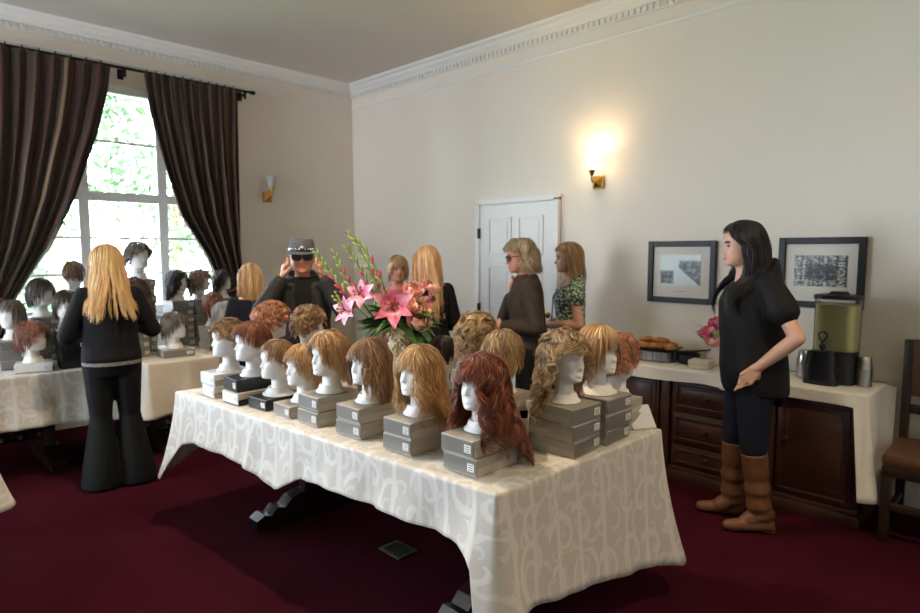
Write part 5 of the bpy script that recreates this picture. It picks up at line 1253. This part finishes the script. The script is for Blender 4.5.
# ------------------------------------------------------------------ sideboard and refreshments
def sideboard():
    wd = mat('mahogany', (66, 38, 28), rough=.38, noise_amt=.35, scale=5, spec=.5); kn = mat('dark knob', (58, 42, 34), rough=.35, metal=.4)
    x0, x1, y0, y1, zt = -2.36, -.765, 3.945, 4.425, .775
    t = empty('sideboard', ((x0+x1)/2, (y0+y1)/2, 0), 0, 'dark mahogany sideboard with drawers along the back wall', 'cabinet'); cx, cy = (x0+x1)/2, (y0+y1)/2
    def bx(mb, a, b, c, d, e, f, bev=.004): mb.box(((a+b)/2-cx, (c+d)/2-cy, (e+f)/2), (b-a, d-c, f-e), bev=bev); return mb
    c = MB(); bx(c, x0, x1, y0+.02, y1, .09, zt-.03); c.build('carcass', wd, t, angle=25)
    bx(MB(), x0-.015, x1+.015, y0-.015, y1+.01, zt-.03, zt, .008).build('top', wd, t, angle=25)
    p = MB(); bx(p, x0-.01, x1+.01, y0, y1, 0, .07); bx(p, x0-.002, x1+.002, y0+.008, y1, .07, .10); p.build('plinth', wd, t, angle=25)
    def front(name, a, b, z0, z1, knob):
        m = MB(); bx(m, a, b, y0, y0+.03, z0, z1)
        o = m.build(name, wd, t, angle=25); f = MB()
        w = .05
        for (p0, p1, q0, q1) in ((a+.02, b-.02, z0+.02, z0+.034), (a+.02, b-.02, z1-.034, z1-.02), (a+.02, a+.034, z0+.034, z1-.034), (b-.034, b-.02, z0+.034, z1-.034)): bx(f, p0, p1, y0-.010, y0+.002, q0, q1, .003)
        bx(f, a+.055, b-.055, y0-.007, y0+.002, z0+.055, z1-.055, .006) if z1-z0 > .14 else None
        f.build('raised_panel', wd, o, angle=25)
        k = MB().lathe([(.016, 0), (.008, .006), (.008, .016), (.017, .024), (.015, .034), (.002, .038)], n=14); k.xf(Matrix.Translation((knob[0]-cx, y0-.006-cy, knob[1])) @ Matrix.Rotation(PI/2, 4, 'X')); k.build('knob', kn, o)
    for z0, z1 in ((.50, .70), (.275, .475), (.115, .25)): front('drawer', -1.865, -1.30, z0, z1, (-1.63, (z0+z1)/2))
    front('door', -2.33, -1.97, .115, .70, (-2.02, .45)); front('door', -1.20, -.80, .115, .70, (-1.15, .45))
    for x in (-1.92, -1.25): 
        m = MB(); bx(m, x-.03, x+.03, y0-.008, y0+.03, .10, .745); m.build('stile', wd, t, angle=25)
    cloth('white runner on the left half of the sideboard', [(-2.38, 3.90), (-1.50, 3.90), (-1.50, 4.405), (-2.38, 4.405)], .779, [[(0, .68), (1, .71)], [(0, .71), (.06, .765), (1, .765)], [(0, .765), (1, .765)], [(0, .55), (1, .5)]], m=linen_m, seed=21, fold=.004, flare=.01)
    cloth('white cloth on the right half of the sideboard hanging over its end', [(-1.49, 3.905), (-.735, 3.905), (-.735, 4.38), (-1.49, 4.38)], .7795, [[(0, .70), (.9, .715), (1, .70)], [(0, .20), (.25, .24), (1, .30)], [(0, .765), (1, .765)], [(0, .765), (1, .765)]], m=linen_m, seed=22, fold=.006, flare=.018)
    z = .7805
    blk = mat('matte black', (20, 20, 22), rough=.45, noise_amt=.1); steel = mat('brushed steel', (176, 174, 172), rough=.28, metal=1., noise_amt=.1, scale=60)
    # pastry tray on ribbed stand
    s = empty('cake_stand', (-2.13, 4.17, z), 0, 'ribbed silver stand carrying the black pastry tray', 'stand')
    sb = MB(); pr = []
    sb.lathe([(.15, 0), (.165, .01), (.165, .07), (.15, .078)], n=48, sq=3); sb.v = [(x*1.0*(1+.0), y*.72, q) for x, y, q in sb.v]; sb.build('base', steel, s)
    rb = MB()
    for k in range(44):
        a = 2*PI*k/44; e = 2/3; rb.tube([(.168*math.copysign(abs(math.cos(a))**e, math.cos(a)), .168*.72*math.copysign(abs(math.sin(a))**e, math.sin(a)), .006), (.168*math.copysign(abs(math.cos(a))**e, math.cos(a)), .168*.72*math.copysign(abs(math.sin(a))**e, math.sin(a)), .072)], .006, 6)
    rb.build('rib', steel, s)
    tr = MB(); tr.lathe([(.001, .0), (.17, 0), (.195, .012), (.198, .014), (.17, .004), (.001, .004)], n=40, sq=3, cap=False); tr.v = [(x, y*.74, q) for x, y, q in tr.v]; o = tr.build('serving_tray', blk); o.location = (-2.13, 4.17, z+.079); tag(o, 'black oval tray of croissants on the ribbed stand', 'tray')
    rim = MB(); rim.tube([(.197*math.cos(a)*1.0, .197*.74*math.sin(a), .014) for a in [2*PI*k/40 for k in range(41)]], .003, 6, cap=False); rim.v = [v for v in rim.v]; 
    cm_ = mat('golden pastry', (190, 122, 62), rough=.5, noise_amt=.35, scale=30, bump=.3, bscale=40)
    def croissant():
        mb = MB(); pts = []; rr = []
        for k in range(19):
            u = k/18*2-1; pts.append((.058*math.sin(u*1.3)/math.sin(1.3), .024*(u*u), .022*(1-.25*u*u))); rr.append((.0235*(1-abs(u)**2.2)+.005)*(1+.10*math.cos(k*PI*.75)))
        mb.tube(pts, rr, 10, flat=.85); return mb
    c0 = croissant().build('croissant', cm_); first = True; n = 0
    wh = ['leftmost lying', 'second from left lying', 'third from left lying', 'fourth from left lying', 'rightmost lying', 'leftmost rear', 'middle rear', 'rightmost rear', 'left upper', 'right upper']
    for i, (dx, dy, dz, a) in enumerate([(-.13, -.05, 0, .5), (-.065, -.06, 0, -.3), (0, -.06, 0, .2), (.065, -.055, 0, .6), (.13, -.04, 0, -.5), (-.10, .055, 0, 0), (0, .06, 0, .4), (.10, .055, 0, -.3), (-.06, .0, .036, 1.2), (.05, .0, .036, .3)]):
        c = c0 if i == 0 else c0.copy()
        if i: COL.objects.link(c)
        c.location = (-2.13+dx, 4.17+dy, z+.084+dz); c.rotation_euler = (0, 0, a); tag(c, f'golden croissant {wh[i]} on the black tray', 'croissant', 'croissants on the black tray')
    # black bowl with tongs
    b = MB(); b.lathe([(.055, 0), (.07, .01), (.078, .06), (.082, .07), (.076, .07), (.07, .02), (.001, .012)], n=28); o = b.build('bowl', blk); o.location = (-1.865, 4.16, z); tag(o, 'small black bowl between croissants and napkins', 'bowl')
    g = empty('serving_tongs', (-1.845, 4.16, z+.076), R(25), 'black serving tongs laid across the black bowl', 'tongs')
    for q in (-1, 1): MB().tube([(-.09, q*.012, .008), (.02, q*.022, .012), (.12, q*.004, .03)], [.012, .011, .006], 8, flat=.5).build('arm', blk, g)
    MB().ball((.12, 0, .03), .009).build('hinge', blk, g)
    # napkins
    o = MB().box((0, 0, .028), (.135, .12, .056), bev=.004).build('napkin_stack', mat('napkin cream', (216, 202, 182), rough=.9, noise_amt=.04)); o.location = (-1.735, 4.065, z); o.rotation_euler = (0, 0, R(4)); tag(o, 'stack of cream paper napkins at the sideboard edge', 'napkins')
    MB().box((0, 0, .0285), (.137, .122, .004)).box((0, 0, .042), (.1365, .1215, .002)).build('fold_line', mat('napkin edge', (190, 172, 150), rough=.9), o, smooth=False)
    # small vase with pink flowers
    v = MB(); v.lathe([(.045, 0), (.062, .004), (.066, .15), (.058, .15), (.054, .02), (.001, .015)], n=32, sq=6); o = v.build('vase', mat('frosted vase', (206, 190, 184), rough=.35, noise_amt=.05)); o.location = (-1.71, 4.27, z); tag(o, 'square pale vase on the sideboard behind the napkins', 'vase')
    MB().lathe([(.0605, .148), (.068, .148), (.068, .154), (.0605, .154)], n=32, sq=6, cap=False).build('rim', mat('frosted vase', (206, 190, 184)), o)
    t = empty('flower_bouquet', (-1.71, 4.27, z+.15), 0, 'pink rose bouquet in the square pale vase', 'flowers'); rg = random.Random(3)
    for i, (dx, dy, dz, s, m) in enumerate([(.03, -.03, .09, .05, lilyp_m), (-.03, -.05, .10, .045, lily_m), (.05, -.04, .15, .045, lilyp_m), (.0, -.06, .03, .05, rose_m), (-.06, -.03, .06, .04, lily_m), (.05, -.06, .05, .045, rose_m), (-.02, 0, .15, .04, lily_m), (-.10, -.02, .07, .032, lily_m), (.0, .03, .12, .045, lilyp_m)]): rose(t, (dx, dy, dz), s, m, i+50, up=(dx*3, -.4, .8))
    lf = MB()
    for k in range(18):
        a = rg.uniform(0, 2*PI); leaf(lf, (0, 0, .0), (math.cos(a), math.sin(a), rg.uniform(.4, 1.2)), rg.uniform(.10, .17), .035, .3)
    leaf(lf, (-.05, 0, .08), (-1, -.3, .5), .14, .02, .0); leaf(lf, (-.05, 0, .05), (-1, -.3, .2), .13, .02, .0); lf.build('leaf', leaf_m, t, angle=80)
    MB().ball((.015, -.075, .075), (.022, .02, .02), 12, 8).build('green_button_flower', mat('lime flower', (110, 176, 52), rough=.7), t)
    # drink dispenser
    d = empty('drink_dispenser', (-.985, 4.19, z), 0, 'black based drink dispenser filled with lemonade', 'drink dispenser')
    b = MB()
    def tap(mb, a, bb, c, z0, z1, s0, s1, yc=0):
        vs = []
        for zz_, s in ((z0, s0), (z1, s1)):
            for k in range(28):
                w = 2*PI*k/28; e = .5; vs.append((a+s*bb*math.copysign(abs(math.cos(w))**e, math.cos(w)), yc+s*c*math.copysign(abs(math.sin(w))**e, math.sin(w)), zz_))
        mb.add(vs, [tuple(range(27, -1, -1)), tuple(range(28, 56))]+[(k, (k+1) % 28, 28+(k+1) % 28, 28+k) for k in range(28)])
    tap(b, .02, .105, .10, 0, .19, 1.02, 1.0, .02); b.build('base', blk, d, angle=35)
    ped = MB(); tap(ped, -.03, .085, .07, .018, .195, 1.0, .80, -.075); tap(ped, -.03, .095, .08, 0, .02, 1.0, 1.0, -.08); ped.build('tap_housing', mat('blue black plastic', (22, 24, 32), rough=.35), d, angle=35)
    MB().box((.045, -.083, .085), (.012, .004, .022), bev=.002).build('badge', steel, d)
    tk = MB(); tap(tk, .01, .115, .10, .19, .505, 1.0, 1.02, .03); to = tk.build('tank', glass_m, d, angle=35)
    lq, ntq, bq = nodes_of('lemonade'); bq.inputs['Base Color'].default_value = lin((238, 232, 170)); bq.inputs['Roughness'].default_value = .25; bq.inputs['Transmission Weight'].default_value = .25; bq.inputs['IOR'].default_value = 1.1
    li = MB(); tap(li, .01, .110, .095, .195, .470, 1.0, 1.01, .03); li.build('lemonade', lq, d, angle=35)
    lid = MB(); tap(lid, .01, .122, .107, .503, .527, 1.02, 1.0, .03); tap(lid, .01, .06, .05, .527, .547, 1.0, .7, .03); lid.build('lid', blk, d, angle=35)
    hp = MB(); hp.tube([(-.03+.020*math.sin(a)*(1.2 if math.cos(a) > 0 else .9), -.115, .285+.028*math.cos(a)) for a in [2*PI*k/20 for k in range(21)]], .0045, 7, cap=False); hp.tube([(-.03, -.115, .20), (-.03, -.115, .26)], [.009, .006], 8); hp.ball((-.03, -.112, .225), (.018, .016, .018)); hp.build('tap_handle', blk, d)
    # steel tumblers
    def tumbler(x, y, label):
        o = MB().lathe([(.030, 0), (.043, .004), (.045, .10), (.036, .165), (.030, .172), (.001, .172)], n=28).build('steel_cup', steel); o.location = (x, y, z); tag(o, label, 'cup')
        MB().lathe([(.0455, .002), (.0468, .004), (.0468, .008), (.0455, .010)], n=28, cap=False).lathe([(.0452, .095), (.0464, .098), (.0464, .103), (.0452, .105)], n=28, cap=False).build('band', steel, o)
    tumbler(-.822, 4.20, 'steel cup stack right of the drink dispenser'); tumbler(-1.15, 4.24, 'steel cup stack left of the drink dispenser')
def chair():
    wd = mat('chair wood', (44, 28, 20), rough=.4, noise_amt=.3, scale=8); lt = mat('brown leather', (96, 62, 38), rough=.45, noise_amt=.2, scale=20, bump=.15, bscale=60)
    t = empty('dining_chair', (-.405, 4.10, 0), 0, 'brown leather chair with dark frame right of the sideboard', 'chair')
    s = MB().box((0, -.0, .455), (.50, .46, .07), bev=.02); s.build('seat', lt, t)
    MB().box((0, -.0, .395), (.49, .45, .06), bev=.005).build('apron', wd, t)
    b = MB().box((0, .225, .90), (.42, .035, .33), bev=.015); b.build('backrest', lt, t)
    MB().box((0, .23, .655), (.42, .025, .05), bev=.004).build('back_rail', wd, t)
    for x in (-.225, .225):
        MB().box((x, -.20, .21), (.045, .045, .42), bev=.004).build('leg', wd, t, angle=25)
        MB().box((x, .225, .53), (.042, .042, 1.06), bev=.004).build('leg', wd, t, angle=25)
        MB().box((x, .01, .14), (.03, .40, .03), bev=.003).build('stretcher', wd, t, angle=25)
    MB().box((0, -.20, .20), (.41, .03, .04), bev=.003).build('stretcher', wd, t, angle=25)
# ------------------------------------------------------------------ outside, light, camera
def outside():
    gm = mat('lawn', (120, 150, 84), rough=.9, noise_amt=.3, scale=3)
    o = MB().box((-17, 2, -.62), (21, 30, .1)).build('ground', gm, smooth=False); struct(o)
    lm = mat('tree leaf', (88, 108, 80), rough=.6, noise_amt=.35, scale=4); bk = mat('bark', (120, 104, 88), rough=.9, noise_amt=.3, scale=20)
    for i, (x, y, h, r, cz, n, lab) in enumerate([(-11.5, 2.4, 6.0, 1.25, 4.6, 2600, 'leafy tree straight outside the window centre'), (-14.5, 5.4, 6.5, 2.2, 4.2, 3200, 'broad tree beyond the right side of the window'), (-13.0, -.6, 6.0, 1.9, 4.4, 3000, 'leafy tree beyond the left side of the window'), (-10.2, 1.9, 1.9, .8, .9, 1500, 'bush below the window on the left'), (-16.5, 2.6, 3.2, 1.6, 1.6, 2200, 'rounded shrub farther off behind the centre tree')]):
        t = empty('tree' if h > 3.5 else 'bush', (x, y, -.57), 0, lab, 'tree' if h > 3.5 else 'bush')
        rg = np.random.default_rng(i)
        cen = rg.normal(size=(26, 3)); cen /= np.linalg.norm(cen, axis=1)[:, None]; cen *= (r*rg.uniform(.45, .95, 26))[:, None]; cen[:, 2] *= 1.15; cen[:, 2] += cz
        q = cen[rg.integers(0, 26, n)]+rg.normal(size=(n, 3))*r*.19
        a = rg.normal(size=(n, 3)); a /= np.linalg.norm(a, axis=1)[:, None]; b = np.cross(a, rg.normal(size=(n, 3))); b /= np.linalg.norm(b, axis=1)[:, None]; s = rg.uniform(.06, .13, n)[:, None]
        V = np.stack([q+a*s, q+b*s*.6, q-a*s, q-b*s*.6], 1).reshape(-1, 3); F = np.arange(n*4).reshape(-1, 4)
        link('foliage', np_mesh('foliage', V, F, lm), t)
        tk = MB().tube([(0, 0, 0), (.05, .03, cz*.5), (0, 0, cz)], [.16 if h > 3.5 else .05, .11 if h > 3.5 else .04, .03], 10)
        for k in range(5):
            c = cen[k]; tk.tube([(0, 0, cz*.55), tuple(c*.5+np.array([0, 0, cz*.35])), tuple(c)], [.06 if h > 3.5 else .02, .04 if h > 3.5 else .015, .01], 6)
        tk.build('trunk', bk, t)
def lights():
    w = bpy.data.worlds.new('world'); S.world = w; w.use_nodes = True; nt = w.node_tree; bg = nt.nodes['Background']
    bg.inputs[0].default_value = (.76, .87, 1, 1); bg.inputs[1].default_value = 15.5
    def portal(loc, rot, sx, sy):
        l = bpy.data.lights.new('daylight_portal', 'AREA'); l.shape = 'RECTANGLE'; l.size = sx; l.size_y = sy; l.cycles.is_portal = True
        o = bpy.data.objects.new('daylight_portal', l); COL.objects.link(o); o.location = loc; o.rotation_euler = rot
    portal((XA-.24, 1.9, 2.02), (PI/2, 0, -PI/2), 2.1, 2.1); portal((XA-.24, -1.575, 1.925), (PI/2, 0, -PI/2), 2.85, 2.35)
    portal((-4.85, YF-.24, 1.95), (PI/2, 0, 0), 1.7, 2.3)
    def lamp(kind, loc, e, col, size=.1, rot=(0, 0, 0), name='lamp', **k):
        l = bpy.data.lights.new(name, kind); l.energy = e; l.color = col
        if kind == 'AREA': l.size = size; l.shape = 'DISK'
        elif kind == 'SPOT': l.shadow_soft_size = size; l.spot_size = k.get('angle', R(120)); l.spot_blend = k.get('blend', .6)
        else: l.shadow_soft_size = size
        o = bpy.data.objects.new(name, l); COL.objects.link(o); o.location = loc; o.rotation_euler = rot; return o
    lamp('SPOT', (-2.80, 1.55, 3.46), 130, (1, .80, .56), .10, name='ceiling_spot', angle=R(98), blend=.5)
    lamp('SPOT', (.35, 2.35, 3.46), 85, (1, .78, .52), .12, rot=(0, R(30), 0), name='ceiling_spot', angle=R(80), blend=.6)
    lamp('POINT', (-2.80, YB-.14, 2.30), 5, (1, .74, .44), .05, name='sconce_bulb')
def camera():
    c = bpy.data.cameras.new('camera'); o = bpy.data.objects.new('camera', c); COL.objects.link(o); S.camera = o
    c.sensor_width = 36; c.lens = 36*613.3/920; o.location = (0, 0, 1.57)
    pit = math.atan((306.5-251)/613.3)
    o.rotation_euler = (PI/2-pit, 0, math.radians(90-45.2)); c.clip_start = .05
    c.dof.use_dof = True; c.dof.focus_distance = 2.35; c.dof.aperture_fstop = 2.8
    v = S.view_settings; v.view_transform = 'Standard'; v.look = 'None'; v.gamma = 1; v.use_curve_mapping = False; v.exposure = 0.95
room(); window_dressing(); wall_things(); front_table(); window_tables(); bouquet(); sideboard(); chair(); people(); outside(); lights(); camera()
S.cycles.max_bounces = 8; S.cycles.diffuse_bounces = 5; S.cycles.caustics_reflective = False; S.cycles.caustics_refractive = False; S.cycles.sample_clamp_indirect = 6
